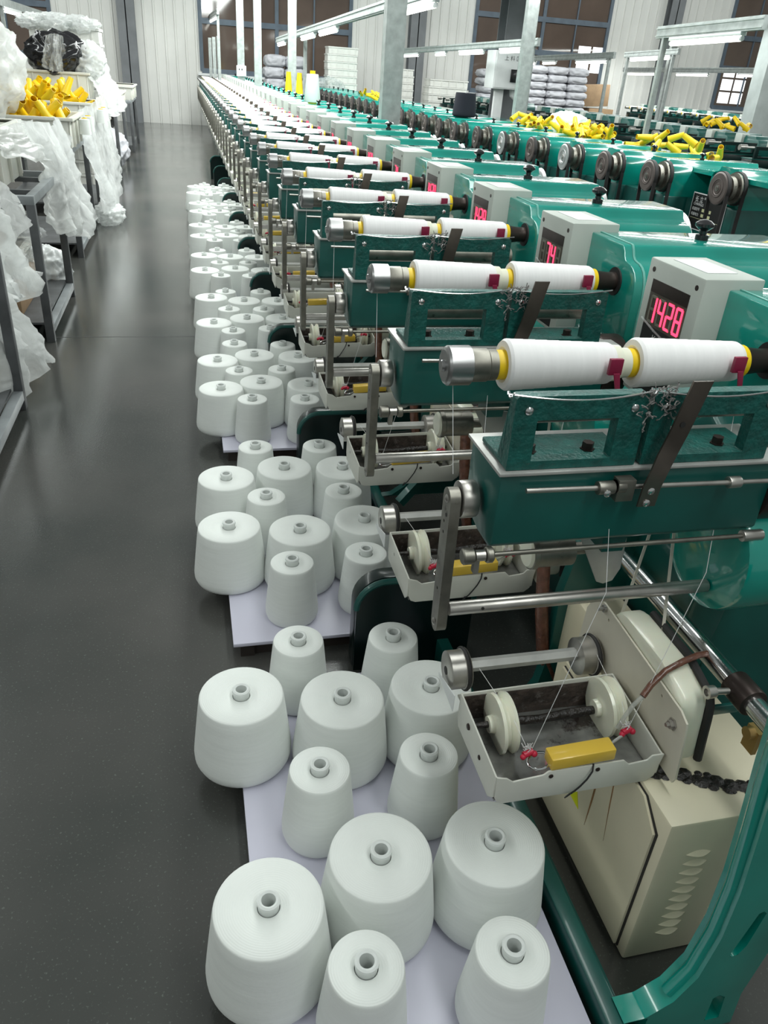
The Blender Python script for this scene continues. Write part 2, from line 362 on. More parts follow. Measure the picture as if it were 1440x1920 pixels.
for i, (a, b, z0, z1) in enumerate(WINS):
    f = MB(); wN = 4; t = .05
    for k in range(wN + 1):
        xk = a + (b - a) * k / wN; tt = .09 if k in (0, 2, 4) else .035
        f.box(xk - tt / 2, xk + tt / 2, YW - .04, YW + .05, z0, z1)
    zz = [z0, z0 + (1.02 if i != 1 else 1.06), z1]
    if z1 - z0 > 2.6: zz = [z0, z0 + 1.0, z0 + 1.75, z1]
    for zk in zz: f.box(a, b, YW - .045, YW + .05, zk - .06, zk + .06)
    fo = struct(P('window_%d' % (i + 1), f, M_mull))
    P('window_glass', MB().box(a, b, YW + .0, YW + .012, z0, z1), M_glass, fo)
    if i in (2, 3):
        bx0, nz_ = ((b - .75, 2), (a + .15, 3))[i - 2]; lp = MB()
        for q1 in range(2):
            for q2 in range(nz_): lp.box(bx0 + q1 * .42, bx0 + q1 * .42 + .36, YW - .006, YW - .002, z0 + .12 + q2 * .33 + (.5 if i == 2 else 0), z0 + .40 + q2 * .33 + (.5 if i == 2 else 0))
        P('pane_glow_quads', lp, M_winglow, fo)  # glowing quads ahead of the opaque glass paint in bright view and reflections
    # sill
    P('window_sill', MB().box(a - .1, b + .1, YW - .09, YW + .02, z0 - .1, z0 - .05), M_white, fo)
for x in (-1.15, 5.95, 13.1):
    s = struct(P('trim_%d' % (1 + int(x > 0) + int(x > 10)), MB().box(x - .2, x + .2, YW - .30, YW - .28, 0, 6).box(x - .2, x + .2, YW - .06, YW - .04, 0, 6).box(x - .012, x + .012, YW - .3, YW - .04, 0, 6), M_column))

# ------------------------------------------------------------------ row 1: winding machine
O = (0.42, 1.165, 0.0); PITCH = 0.595
def housing_profile(yc, top, drop=0.0):
    # outline in (y,z): flat top, ogee shoulders, straight sides
    pts = [(-.090, top), (-.096, top - .002), (-.103, top - .012), (-.109, top - .024), (-.117, top - .031), (-.129, top - .034), (-.143, top - .036), (-.156, top - .041), (-.168, top - .050), (-.177, top - .064), (-.183, top - .082), (-.186, top - .105), (-.186, 0.80)]
    L = [(yc + a, z) for a, z in pts]; R = [(yc - a, z) for a, z in reversed(pts)]
    return L[::-1] + [(yc - a, z) for a, z in pts] if False else L + [(yc - a, z) for a, z in reversed(pts)]

ALT = {}
def build_machine():
    R = E('winding_machine', O)
    def p(name, mb, mat, par=R, bev=0.0, **kw): return P(name, mb, mat, par, bev, O, **kw)
    # --- housing
    prof = housing_profile(1.255, 1.172)
    hs = MB().prism(prof, 'x', 1.024, 1.56)
    h = p('gear_housing', hs, M_teal, bev=.004)
    rim = MB().prism([(1.255 + (y - 1.255) * 1.015, z + .002) for y, z in prof], 'x', 1.046, 1.052)
    p('cover_seam', rim, pm('pale_worn_edge', (0.15, 0.42, 0.36), 0.4), h)
    kb = MB().lathe((1.30, 1.255, 1.172), (0, 0, 1), [(0, .017), (.012, .017), (.014, .010), (.022, .010), (.028, .018), (.033, .024), (.040, .024), (.047, .014), (.050, .003)], 24)
    p('knob', kb, M_black, h)
    slot = MB().cyl((1.020, 1.165, 1.084), (1.03, 1.165, 1.084), .034)
    p('spindle_port', slot, M_rubber, h)
    body = MB().box(1.04, 1.50, 1.09, 1.42, .12, .81)
    p('machine_body', body, M_dgreen, bev=.01)
    boss = MB().lathe((0.915, 1.05, .76), (1, 0, 0), [(0, .10), (.004, .118), (.012, .122), (.14, .122)], 36)
    p('gear_boss', boss, M_teal)
    web = MB().prism([(1.10, .36), (1.42, .36), (1.42, .80), (1.2, .97), (1.06, .90)], 'x', .96, 1.05)
    p('side_casting', web, M_dgreen, bev=.01)
    # back pulleys
    pl = MB().lathe((1.56, 1.255, 1.06), (1, 0, 0), [(0, .03), (.03, .03), (.03, .09), (.035, .096), (.045, .088), (.055, .096), (.06, .09), (.06, .02), (.085, .02)], 32)
    p('drive_pulley', pl, M_pulleyw)
    # --- spindle
    sp = MB().cyl((.45, 1.165, 1.084), (1.03, 1.165, 1.084), .012)
    s = p('spindle', sp, M_steeld)
    cap = MB().lathe((.396, 1.165, 1.084), (1, 0, 0), [(-.004, .003), (-.004, .009), (.001, .010), (.001, .026), (.003, .030), (.007, .033), (.044, .033), (.0445, .0325), (.0450, .012)], 36)
    p('end_cap', cap, M_cap, s, angle=24)
    p('cap_sleeve', MB().lathe((.4405, 1.165, 1.084), (1, 0, 0), [(0, .012), (0, .0272), (.002, .0278), (.030, .0278), (.032, .0262), (.046, .0262), (.046, .012)], 32), M_steeld, s, angle=24)
    ad = MB().lathe((.695, 1.165, 1.084), (1, 0, 0), [(0, .012), (0, .032), (.018, .031), (.020, .026), (.036, .026), (.037, .02), (.037, .012)], 28)
    p('spacer_ring', ad, M_cream, s)
    hb = MB().lathe((.958, 1.165, 1.084), (1, 0, 0), [(0, .022), (.005, .026), (.04, .022), (.066, .022)], 24)
    p('spindle_hub', hb, M_brownsteel, s)
    # --- pressure roller behind the bracket
    p('pressure_roller', MB().cyl((.50, 1.085, 1.035), (.95, 1.085, 1.035), .022), M_steeld)
    # --- box beam
    bx = MB().prism([(.965, .98), (1.10, .98), (1.10, .86), (1.03, .845), (.975, .845), (.965, .855)], 'x', .44, .93)
    b = p('support_beam', bx, M_dgreen, bev=.003)
    p('beam_top_plate', MB().box(.434, .955, .958, 1.108, .98, .986), M_platemetal, b, bev=.0015)
    p('beam_end_flange', MB().cyl((.93, 1.03, .915), (.99, 1.03, .915), .075, n=28), M_brownsteel, b, bev=.004)
    foot = MB().prism([(.66, .845), (.71, .845), (.705, .80), (.665, .80)], 'y', 1.0, 1.06)
    p('beam_foot', foot, M_dgreen, b)
    # --- two window brackets
    for (x0, x1) in ((.446, .662), (.672, .90)):
        zb, zt = .987, 1.106
        out = [(x0, zb), (x1, zb), (x1, zt - .004), (x1 - .004, zt), (x0 + .004, zt), (x0, zt - .004)]
        hole = [(x0 + .038, zb + .014), (x1 - .045, zb + .014), (x1 - .045, zt - .038), (x0 + .038, zt - .038)]
        pb = plate(out, [hole], 'y', .966, .988)
        pb.box(x0, x1, .988, 1.075, zb, zb + .008)
        pb.prism([(.988, zb + .008), (1.008, zb + .008), (.990, zb + .10)], 'x', x0, x0 + .008)
        pb.prism([(.988, zb + .008), (1.008, zb + .008), (.990, zb + .10)], 'x', x1 - .008, x1)
        k = p('guide_bracket', pb, M_bracket, bev=.0012, seg=1)
        for xs in (x0 + .022, x1 - .022):
            p('screw', MB().lathe((xs, .966, zt - .022), (0, -1, 0), [(0, .0065), (.002, .0065), (.004, .004), (.0045, .0015)], 14), M_chrome, k)
        for xs in (x0 + .055, x1 - .06):
            p('bolt', MB().lathe((xs, 1.012, zb + .008), (0, 0, 1), [(0, .012), (.002, .012), (.002, .0095), (.013, .0095)], 6), M_brownsteel, k)
    # wire rails above the brackets
    wr = MB()
    for (x0, x1) in ((.43, .668), (.66, .905)):
        pts = []
        for i in range(13):
            t = i / 12; pts.append((x0 + (x1 - x0) * t, .962 - .012 * math.sin(PI * t), 1.112 - .007 * math.sin(PI * t)))
        wr.tube(pts, .0016, 6)
        a = pts[0]
        wr.tube([(a[0] + .004 * (1 - math.cos(q)), a[1] + .006 * math.sin(q), a[2] + .003 * math.sin(2 * q)) for q in [i * .6 for i in range(11)]], .0016, 6)
    p('guide_wire', wr, M_chrome)
    ln = MB(); rnd = random.Random(3)
    for i in range(46):
        c = Vector((.655 + rnd.uniform(-.01, .055), .962 + rnd.uniform(-.004, .008), 1.113 - rnd.uniform(0, 1) ** 2 * .055)); pts = [c]
        for j in range(5): pts.append(pts[-1] + Vector((rnd.uniform(-.008, .008), rnd.uniform(-.004, .004), rnd.uniform(-.006, .006))))
        ln.tube(pts, .0011, 4)
    p('lint_tangle', ln, M_greylint)
    for x in (.685, .925):   # moving thread guides
        g = MB().box(x - .012, x + .012, 1.114, 1.122, 1.080, 1.108).prism([(x - .006, 1.085), (x + .006, 1.085), (x + .016, 1.04), (x + .008, 1.04)], 'y', 1.108, 1.111)
        p('thread_guide', g, M_darkred, bev=.001)
    # --- bent blade lever and its rod
    def blade():
        path = [((.722), 1.136), (.712, 1.09), (.704, 1.05), (.694, 1.02), (.684, .995), (.679, .965), (.678, .93)]
        ys = [.935, .935, .936, .934, .928, .930, .932]; mb = MB(); vs = []; fs = []
        for i, ((x, z), y) in enumerate(zip(path, ys)):
            wd = .0165 if i < 4 else .0155
            for sx, sy in ((-1, -1), (1, -1), (1, 1), (-1, 1)): vs.append((x + sx * wd, y + sy * .0018, z))
        for i in range(len(path) - 1):
            for k in range(4): fs.append((i * 4 + k, i * 4 + (k + 1) % 4, (i + 1) * 4 + (k + 1) % 4, (i + 1) * 4 + k))
        fs += [(0, 1, 2, 3), tuple(4 * (len(path) - 1) + k for k in (3, 2, 1, 0))]
        return mb.add(vs, fs)
    bl = p('stop_lever', blade(), pm('brown_grey_steel', (0.13, 0.11, 0.095), 0.32, 0.8, var=0.4, scale=9))
    for z, x in ((.958, .679), (.937, .676)):
        p('screw', MB().lathe((x, .930, z), (0, -1, 0), [(0, .0065), (.002, .0062), (.0035, .003)], 14), M_chrome, bl)
    p('hole', MB().cyl((.706, .9335, 1.068), (.706, .9325, 1.068), .0045, n=12), M_rubber, bl)
    rd = p('lever_rod', MB().cyl((.475, .945, .962), (.96, .945, .955), .0042, n=10), M_steel)
    p('rod_clamp', MB().cyl((.594, .945, .960), (.622, .945, .960), .011, n=14).box(.625, .655, .936, .956, .938, .975).cyl((.625, .945, .962), (.64, .945, .962), .012, n=12), M_steeld, rd, bev=.0012)
    p('clamp_screw', MB().lathe((.606, .934, .956), (0, -1, 0), [(0, .006), (.002, .006), (.0035, .003)], 12), M_chrome, rd)
    p('rod_collar', MB().cyl((.828, .945, .957), (.850, .945, .957), .010, n=14), M_steel, rd, bev=.001)
    # --- crank arm with disc, knurled nut, thin rod and stout rod
    arm = []
    top, bot = (1.035, .905), (1.027, .660)
    for i in range(9): q = PI * i / 8; arm.append((top[0] + .019 * math.cos(q), top[1] + .019 * math.sin(q)))
    for i in range(9): q = PI + PI * i / 8; arm.append((bot[0] + .017 * math.cos(q), bot[1] + .017 * math.sin(q)))
    a = p('crank_arm', plate(arm, [circ(1.037, .862, .003, 8), circ(1.035, .842, .003, 8), circ(1.031, .73, .003, 8)], 'x', .383, .401), M_steeld, bev=.0012, seg=1)
    p('arm_disc', MB().cyl((.404, 1.040, .900), (.432, 1.040, .900), .031, n=30), M_steel, a, bev=.002)
    for c in (top, bot): p('rivet', MB().lathe((.384, c[0], c[1]), (-1, 0, 0), [(0, .0075), (.002, .007), (.004, .004), (.0048, .001)], 14), M_steel, a)
    for c in ((1.018, .885), (1.012, .672)): p('screw_hole', MB().cyl((.385, c[0] + .012, c[1] - .008), (.3825, c[0] + .012, c[1] - .008), .0035, n=10), M_rubber, a)
    rr = p('stout_rod', MB().cyl((.401, 1.012, .697), (.912, 1.012, .697), .0125, n=20), M_steel, bev=.001)
    p('rod_hole', MB().cyl((.46, 1.0005, .700), (.46, .9990, .700), .003, n=10), M_rubber, rr)
    tr = p('thin_rod', MB().cyl((.42, .961, .839), (.935, .961, .839), .0042, n=10), M_steeld)
    kn = MB()
    for x0, x1, r in ((.392, .412, .0135), (.432, .444, .0135)):
        kn.lathe((x0, .961, .839), (1, 0, 0), [(0, r - .002), (.002, r), (x1 - x0 - .002, r), (x1 - x0, r - .002)], 22)
    p('knurled_nut', kn, M_steeld, tr)
    p('rod_fork', MB().cyl((.414, .961, .839), (.430, .961, .839), .0095, n=16).box(.413, .422, .956, .967, .808, .842), M_steel, tr)
    p('rod_joint', MB().cyl((.905, .961, .839), (.945, .961, .839), .0105, n=16), M_steel, tr, bev=.0015)
    # --- feed roller drum below the beam and triangular bracket
    p('feed_roller', MB().lathe((.582, 1.108, .738), (1, 0, 0), [(0, .026), (.002, .034), (.012, .034), (.014, .031), (.085, .031), (.085, .012), (.115, .012)], 28), [M_steeld], angle=30)
    p('roller_face', MB().lathe((.578, 1.108, .738), (1, 0, 0), [(0, .006), (0, .027), (.004, .031), (.012, .032)], 28), M_cream)
    p('triangular_bracket', MB().prism([(.665, .79), (.772, .772), (.775, .695), (.764, .668), (.745, .662), (.73, .668)], 'y', 1.09, 1.094), M_platemetal, bev=.001)
    # --- oiling tray
    t = MB()
    X0, X1, Y0, Y1, ZB, ZT = .456, .776, .830, 1.030, .398, .466
    # bottom and walls as thin plates
    t.box(X0 + .012, X1 - .005, Y0 + .012, Y1 - .008, ZB, ZB + .003)
    front = [(X0 + .022, ZB), (X1 - .018, ZB + .002), (X1 - .004, ZB + .014), (X1 + .004, ZT), (X1 - .02, ZT), (X1 - .028, ZT - .010), (.712, ZT - .014), (.700, ZT - .002), (.555, ZT - .002), (.546, ZT - .010), (.490, ZT - .016), (.478, ZT - .006), (X0 + .002, ZT), (X0 + .004, ZB + .018), (X0 + .010, ZB + .005)]
    t.prism(front, 'y', Y0, Y0 + .004)
    back = [(X0 + .02, ZB), (X1 - .01, ZB), (X1, ZT + .016), (X0, ZT + .010), (X0 + .002, ZB + .02)]
    t.prism(back, 'y', Y1 - .004, Y1)
    t.prism([(Y0 + .002, ZT), (Y0 + .002, ZB + .018), (Y0 + .02, ZB), (Y1 - .01, ZB), (Y1, ZB + .02), (Y1, ZT + .010)], 'x', X0, X0 + .004)
    t.prism([(Y0 + .002, ZT), (Y0 + .002, ZB + .018), (Y0 + .02, ZB), (Y1 - .01, ZB), (Y1, ZB + .02), (Y1, ZT + .016)], 'x', X1 - .002, X1 + .002)
    ty = p('oiling_tray', t, M_traypaint, bev=.0018)
    li = MB().box(X0 + .006, X1 - .004, Y0 + .006, Y1 - .006, ZB + .004, ZB + .012)
    p('oil_bath', li, M_oil, ty)
    lw = MB()
    lw.prism([(X0 + .006, ZB + .012), (X1 - .004, ZB + .012), (X1 - .004, ZT + .006), (X0 + .006, ZT + .004)], 'y', Y1 - .0065, Y1 - .0045)
    lw.prism([(Y0 + .006, ZB + .01), (Y1 - .006, ZB + .01), (Y1 - .006, ZT + .002), (.93, ZT - .006), (.88, ZT - .02), (Y0 + .006, ZB + .03)], 'x', X0 + .0045, X0 + .007)
    lw.box(X0 + .006, .56, Y0 + .0045, Y0 + .007, ZB + .01, ZB + .042)
    p('grime_lining', lw, pm('brown_black_tray_grime', (0.06, 0.045, 0.038), 0.45, var=0.6, scale=35, bump=0.7, bscale=70, dirt=(0.18, 0.16, 0.15), dscale=22, dthr=0.58), ty)
    p('wheel_axle', MB().tube([(X0, .97, .447), (.50, .97, .447), (.54, .971, .446), (.60, .969, .445), (.66, .971, .447), (.715, .97, .45), (.776, .97, .452)], .006, 10, rr=[.005, .0065, .009, .008, .010, .008, .006]), M_grime, ty)
    for x, z in ((.516, .447), (.733, .455)):
        wp = [(-.026, .010), (-.026, .016), (-.016, .018), (-.015, .048), (-.014, .057), (-.008, .058), (-.001, .049), (.003, .048), (.010, .058), (.016, .057), (.017, .048), (.014, .012)]
        p('guide_wheel', MB().lathe((x + .004, .97, z), (1, 0, .03), wp, 40), M_cream, ty)
    p('tray_bolt', MB().lathe((X0 + .001, .905, .436), (-1, 0, 0), [(0, .005), (.003, .0045), (.004, .002)], 10).lathe((X0 + .001, .97, .447), (-1, 0, 0), [(0, .007), (.004, .006), (.005, .002)], 10), M_brownsteel, ty)
    for x in (.560, .650): p('rivet', MB().lathe((x, Y0, .452), (0, -1, 0), [(0, .0045), (.0015, .0042), (.0025, .002)], 12), M_brownsteel, ty)
    blk = p('tension_block', MB().obox((.618, .846, .480), Vector((.998, 0, .05)).normalized(), Vector((0, 1, 0)), Vector((-.05, 0, .998)).normalized(), .061, .016, .013), M_block, ty, bev=.003)
    ring = MB().tube([(.548 + .020 * math.cos(q), .858 + .018 * math.sin(q), .462 + .006 * math.cos(q)) for q in [i * .42 for i in range(16)]], .0022, 8)
    ring.cyl((.68, .855, .483), (.716, .871, .484), .0028, n=8)
    p('wire_loop', ring, M_chrome, ty)
    for (x, y, z) in ((.528, .866, .472), (.722, .874, .486)):
        c = MB().cyl((x - .008, y, z), (x + .010, y + .004, z + .003), .0062, n=12).sphere((x - .010, y - .003, z - .001), .0055, 10).sphere((x + .012, y, z), .0062, 10)
        p('red_clip', c, M_redyarn, ty)
        ll = MB(); rnd = random.Random(5)
        for i in range(14):
            pts = [Vector((x + rnd.uniform(-.004, .004), y + .004, z + .004))]
            for j in range(4): pts.append(pts[-1] + Vector((rnd.uniform(-.005, .005), rnd.uniform(-.003, .004), rnd.uniform(-.001, .005))))
            ll.tube(pts, .0009, 4)
        p('yarn_tuft', ll, M_lint, ty)
    p('black_lead', MB().tube([(.640, .832, .466), (.636, .824, .456), (.628, .822, .440), (.618, .822, .424), (.610, .824, .410), (.602, .825, .402), (.598, .826, .396)], .0017, 8).tube([(.606, .824, .405), (.600, .822, .408), (.595, .825, .395)], .0012, 6), M_black, ty)
    # drums with flanges and hexagonal bar
    for x in (.452, .735):
        dp = [(0, .010), (0, .032), (.003, .0395), (.032, .0395), (.034, .043), (.037, .0435), (.039, .039), (.042, .043), (.044, .041), (.044, .01)]
        d = p('twist_drum', MB().lathe((x, 1.110, .463), (1, 0, 0), dp, 34), M_steel)
        p('drum_bore', MB().cyl((x - .0008, 1.110, .463), (x + .002, 1.110, .463), .009, n=14), M_rubber, d)
        p('drum_band', MB().lathe((x + .033, 1.110, .463), (1, 0, 0), [(0, .044), (.002, .0455), (.005, .0455), (.007, .044)], 30), M_rubber, d)
    p('hexagonal_bar', MB().cyl((.495, 1.110, .470), (.735, 1.110, .470), .0135, n=6), M_platemetal)
    p('tray_backing_strip', MB().box(.47, .75, 1.045, 1.075, .424, .428), M_traypaint)
    p('drum_shield', MB().prism([(1.03, .43), (1.125, .438), (1.13, .442), (1.03, .47)], 'x', .444, .446), M_white)
    # --- side plate, belt guard, studs
    sp_ = p('side_plate', plate([(1.19, .44), (1.185, .53), (1.165, .575), (1.13, .583), (.835, .566), (.812, .556), (.806, .53), (.795, .44), (.800, .425)], [circ(1.10, .56, .0035, 8), circ(.89, .55, .003, 8)], 'x', .7865, .7905), M_beige)
    p('stud', MB().lathe((.7865, .842, .528), (-1, 0, 0), [(0, .012), (.003, .012), (.003, .008), (.009, .008), (.009, .004), (.015, .004)], 6), M_steel, sp_)
    p('stud', MB().lathe((.7865, 1.12, .575), (-1, 0, 0), [(0, .008), (.006, .008), (.006, .004), (.016, .004)], 10), M_steel, sp_)
    gp = [(.83, .44)] + [(.84 + .02 * (1 - math.cos(q)), .52 + .06 * math.sin(q)) for q in (.2, .7, 1.2)] + [(.93, .60), (1.06, .60)] + [(1.06 + .045 * math.sin(q), .555 + .045 * math.cos(q)) for q in (.5, 1.0, 1.5)] + [(1.105, .44)]
    p('belt_guard', MB().prism(gp, 'x', .794, .850), M_cream, bev=.012)
    p('guard_edge', MB().tube([(.854, y, z) for y, z in gp[:6]], .008, 8), M_rubber)
    p('tie_bar', MB().box(.79, .955, .878, .886, .495, .515), M_dgreen, bev=.001)
    # upper cream pulley and flat belts
    p('cream_pulley', MB().lathe((.885, 1.165, .800), (1, 0, 0), [(0, .012), (0, .026), (.006, .030), (.012, .022), (.022, .022), (.028, .032), (.036, .032), (.04, .024), (.065, .026)], 26), M_cream)
    for y, y2, x2 in ((1.190, 1.085, .80), (1.140, .99, .84)): p('flat_belt', MB().bar((.900, y, .80), (x2, y2, .56), .007, .0012, up=(0, 1, 0)), pm('buff_belt', (0.62, 0.58, 0.50), 0.6))
    p('copper_contact', MB().box(.918, .924, 1.085, 1.10, .725, .75), pm('copper', (0.55, 0.24, 0.12), 0.35, 0.8))
    # --- hose from the line shaft down to the tray
    hp = [(.885, .925, .607), (.86, .918, .612), (.83, .912, .608), (.79, .905, .595), (.760, .895, .575), (.742, .885, .560)]
    hz = p('oil_hose', MB().tube(hp, .0062, 10), M_brownhose)
    p('clear_hose_end', MB().tube([hp[-1], (.728, .885, .54), (.720, .888, .51), (.716, .892, .48)], .0042, 8), M_clearhose, hz)
    # --- threads being wound
    th = MB()
    for pts in ([(.69, 1.105, 1.04), (.625, .90, .79), (.535, .87, .475)], [(.93, 1.105, 1.04), (.83, .93, .79), (.726, .878, .487)],
                [(.533, .925, .478), (.508, 1.075, .49)], [(.745, .935, .486), (.765, 1.08, .49)], [(.531, .866, .474), (.524, .93, .492)], [(.724, .876, .488), (.742, .935, .50)], [(.422, 1.18, 1.05), (.405, 1.08, .925)]):
        th.tube(pts, .00055, 4)
    p('yarn_strand', th, M_thread)
    # --- digital length counter
    dX, dXb, dy0, dy1, dz0, dz1 = .965, 1.10, 1.325, 1.53, .90, 1.192
    db = p('counter_case', MB().box(dX, dXb, dy0, dy1, dz0, dz1), M_greybox, bev=.004)
    for y in (dy0 + .022, dy1 - .022): p('screw', MB().lathe((dX, y, dz1 - .022), (-1, 0, 0), [(0, .0055), (.001, .0055), (.001, .003)], 12), M_brownsteel, db)
    ly0, ly1 = dy0 + .036, dy1 - .028
    p('counter_label', MB().box(dX - .0012, dX, ly0, ly1, dz0 + .01, dz1 - .135), M_inkb, db)
    p('dark_strip', MB().box(dX - .0012, dX, ly0, ly1, dz1 - .066, dz1 - .040), M_brownsteel, db)
    p('display_window', MB().box(dX - .0010, dX, ly0, ly1, dz1 - .135, dz1 - .066), M_redlens, db)
    SEG = {'7': 'abc', '1': 'bc', '4': 'bcfg', '2': 'abged', '8': 'abcdefg', '3': 'abcdg'}
    wch = (ly1 - ly0) / 4.3
    def digits(txt):
        on = MB(); offm = MB()
        for i, ch in enumerate(txt):
            yc = ly1 - wch * (i + .72); zc = dz1 - .100; hw, hh, th_ = wch * .30, .026, .0026
            S = dict(a=((-hw, hh), (hw, hh)), g=((-hw, 0), (hw, 0)), d=((-hw, -hh), (hw, -hh)), f=((-hw, hh), (-hw, 0)), e=((-hw, 0), (-hw, -hh)), b=((hw, hh), (hw, 0)), c=((hw, 0), (hw, -hh)))
            for kx, (q0, q1) in S.items():
                lit = kx in SEG.get(ch, ''); mbx = on if lit else offm
                mbx.bar((dX - .0018, yc - q0[0], zc + q0[1]), (dX - .0018, yc - q1[0], zc + q1[1]), .0012, th_ * 2, up=(0, q1[1] - q0[1] and 1 or 0, 0 if q1[1] - q0[1] else 1))
        return on, offm
    on, offm = digits('1428')
    o1, o2 = digits(' 74 '); ALT['on'] = o1.mesh('lit_digits', M_digit, 0, O); ALT['off'] = o2.mesh('unlit_segments', M_digoff, 0, O)
    p('lit_digits', on, M_digit, db); p('unlit_segments', offm, M_digoff, db)
    ym = (ly0 + ly1) / 2
    for s, sz, zz in (('长立牌', .019, dz1 - .165), ('CL-2计长仪', .021, dz1 - .198)):
        text_mesh(s, sz, (dX - .0013, ym, zz), M_ink, 'lettering', db, off=O)
    p('peeled_film', MB().tube([(dX - .004, ly1 + .006, dz1 - .125), (dX - .006, ym + .02, dz1 - .138), (dX - .006, ym - .02, dz1 - .146), (dX - .004, ly0 + .004, dz1 - .17)], .0022, 6), M_bagthin, db)
    p('top_sticker', MB().box(dX + .035, dX + .105, dy0 + .05, dy1 - .03, dz1 + .0001, dz1 + .0012), M_white, db)
    # --- control cabinet
    cx0, cx1, cy0, cy1, cz0, cz1 = .752, 1.03, .730, 1.20, .003, .400
    cb = p('control_cabinet', MB().box(cx0, cx1, cy0, cy1, cz0, cz1), M_cab, bev=.006)
    dgap = MB().prism([(cy0 + .022, cz0 + .012), (cy1 - .04, cz0 + .012), (cy1 - .04, cz1 - .008), (cy0 + .075, cz1 - .008), (cy0 + .022, cz1 - .05)], 'x', cx0 - .003, cx0 + .001)
    p('door_gasket', dgap, M_rubber, cb)
    dr = p('cabinet_door', MB().prism([(cy0 + .026, cz0 + .015), (cy1 - .04, cz0 + .015), (cy1 - .04, cz1 - .010), (cy0 + .077, cz1 - .010), (cy0 + .026, cz1 - .052)], 'x', cx0 - .008, cx0 - .003), M_cab, cb)
    p('warning_label', MB().prism([(1.045, .150), (.975, .150), (1.01, .215)], 'x', cx0 - .0092, cx0 - .0084), M_warn, cb)
    p('warning_bolt_mark', MB().prism([(1.020, .202), (1.012, .202), (1.017, .188), (1.006, .188), (1.015, .164), (1.012, .182), (1.021, .182)], 'x', cx0 - .0096, cx0 - .0090), M_inkb, cb)
    p('rust_streak', MB().prism([(.945, .385), (.939, .385), (.938, .22), (.942, .14)], 'x', cx0 - .0088, cx0 - .0082).prism([(.90, .385), (.896, .385), (.880, .24), (.872, .18), (.886, .27)], 'x', cx0 - .0088, cx0 - .0082), M_rust, cb)
    for i in range(10):
        for x0 in (.805, .905):
            z = .312 - i * .0262; vs = []
            m_ = MB(); n_ = 8
            for j in range(n_ + 1):
                q = PI * j / n_; u = math.sin(q)
                m_.v += [(x0 + .052 * j / n_, cy0, z + .009 * u), (x0 + .052 * j / n_, cy0 - .008 * u - .0004, z + .001), (x0 + .052 * j / n_, cy0, z)]
            for j in range(n_):
                for a_, b_ in ((0, 1), (1, 2)): m_.f.append((j * 3 + a_, (j + 1) * 3 + a_, (j + 1) * 3 + b_, j * 3 + b_)); m_.m.append(0)
            p('louvre', m_, M_cab, cb)
    fc = plate([(.66, .086), (.70, .09), (.75, .125), (.785, .19), (.80, .30), (.795, .45), (.82, .60), (1.04, .74), (1.04, .30), (.98, .10), (.90, .086)], [[(.86, .40), (.96, .47), (.96, .30), (.87, .26)]], 'y', 1.315, 1.345)
    p('foot_casting', fc, M_dgreen, bev=.003, seg=1)
    p('braided_hose', MB().tube([(.77, 1.40, .60), (.765, 1.36, .50), (.77, 1.34, .40), (.79, 1.33, .28), (.84, 1.33, .18)], .016, 12), M_brownhose)
    p('lower_tie', MB().bar((.70, 1.20, .12), (1.04, 1.30, .45), .03, .03), M_dgreen)
    p('relay_box', MB().box(.82, .93, 1.20, 1.33, .30, .475), M_cab, bev=.004)
    # tar-like dirt lying on the cabinet
    dm = MB(); rnd = random.Random(9)
    for i in range(46):
        t_ = i / 45; c = Vector((.775 + .23 * t_, .86 - .11 * t_ + rnd.uniform(-.016, .016), cz1 + .001)); dm.sphere(c, rnd.uniform(.006, .013), 8, (1.3, 1.2, .35))
    p('dirt_lump', dm, M_grime, cb)
    return R, O

MACH, _ = build_machine()
snapshot()
FARSKIP = {'control_cabinet', 'louvre', 'warning_label', 'warning_bolt_mark', 'rust_streak', 'dirt_lump', 'yarn_strand', 'lint_tangle', 'screw', 'hole', 'screw_hole', 'rivet', 'bolt', 'tray_bolt', 'clear_hose_end', 'drum_bore', 'rod_hole',
           'door_gasket', 'copper_contact', 'peeled_film', 'top_sticker', 'grime_lining', 'clamp_screw', 'black_lead', 'yarn_tuft', 'lettering'}
MIDSKIP = {'control_cabinet', 'louvre', 'warning_label', 'warning_bolt_mark', 'rust_streak', 'hole', 'screw_hole', 'rod_hole', 'tray_bolt', 'door_gasket', 'dirt_lump'}
FAR2 = FARSKIP | {'oil_hose', 'flat_belt', 'cream_pulley', 'control_cabinet', 'belt_guard', 'guard_edge', 'tie_bar', 'side_plate', 'hexagonal_bar', 'drum_shield', 'tray_backing_strip', 'triangular_bracket', 'thin_rod',
                  'wire_loop', 'tension_block', 'red_clip', 'oil_bath', 'roller_face', 'unlit_segments', 'dark_strip', 'counter_label', 'rod_clamp', 'rod_collar', 'lever_rod', 'cover_seam', 'wheel_axle', 'stud'}
def clabel(k, what, n=12, far='far down'):
    return '%s %s' % (what, ('nearest the camera in the aisle row' if k == 0 else '%s from the camera in the aisle row' % ORD[k]))
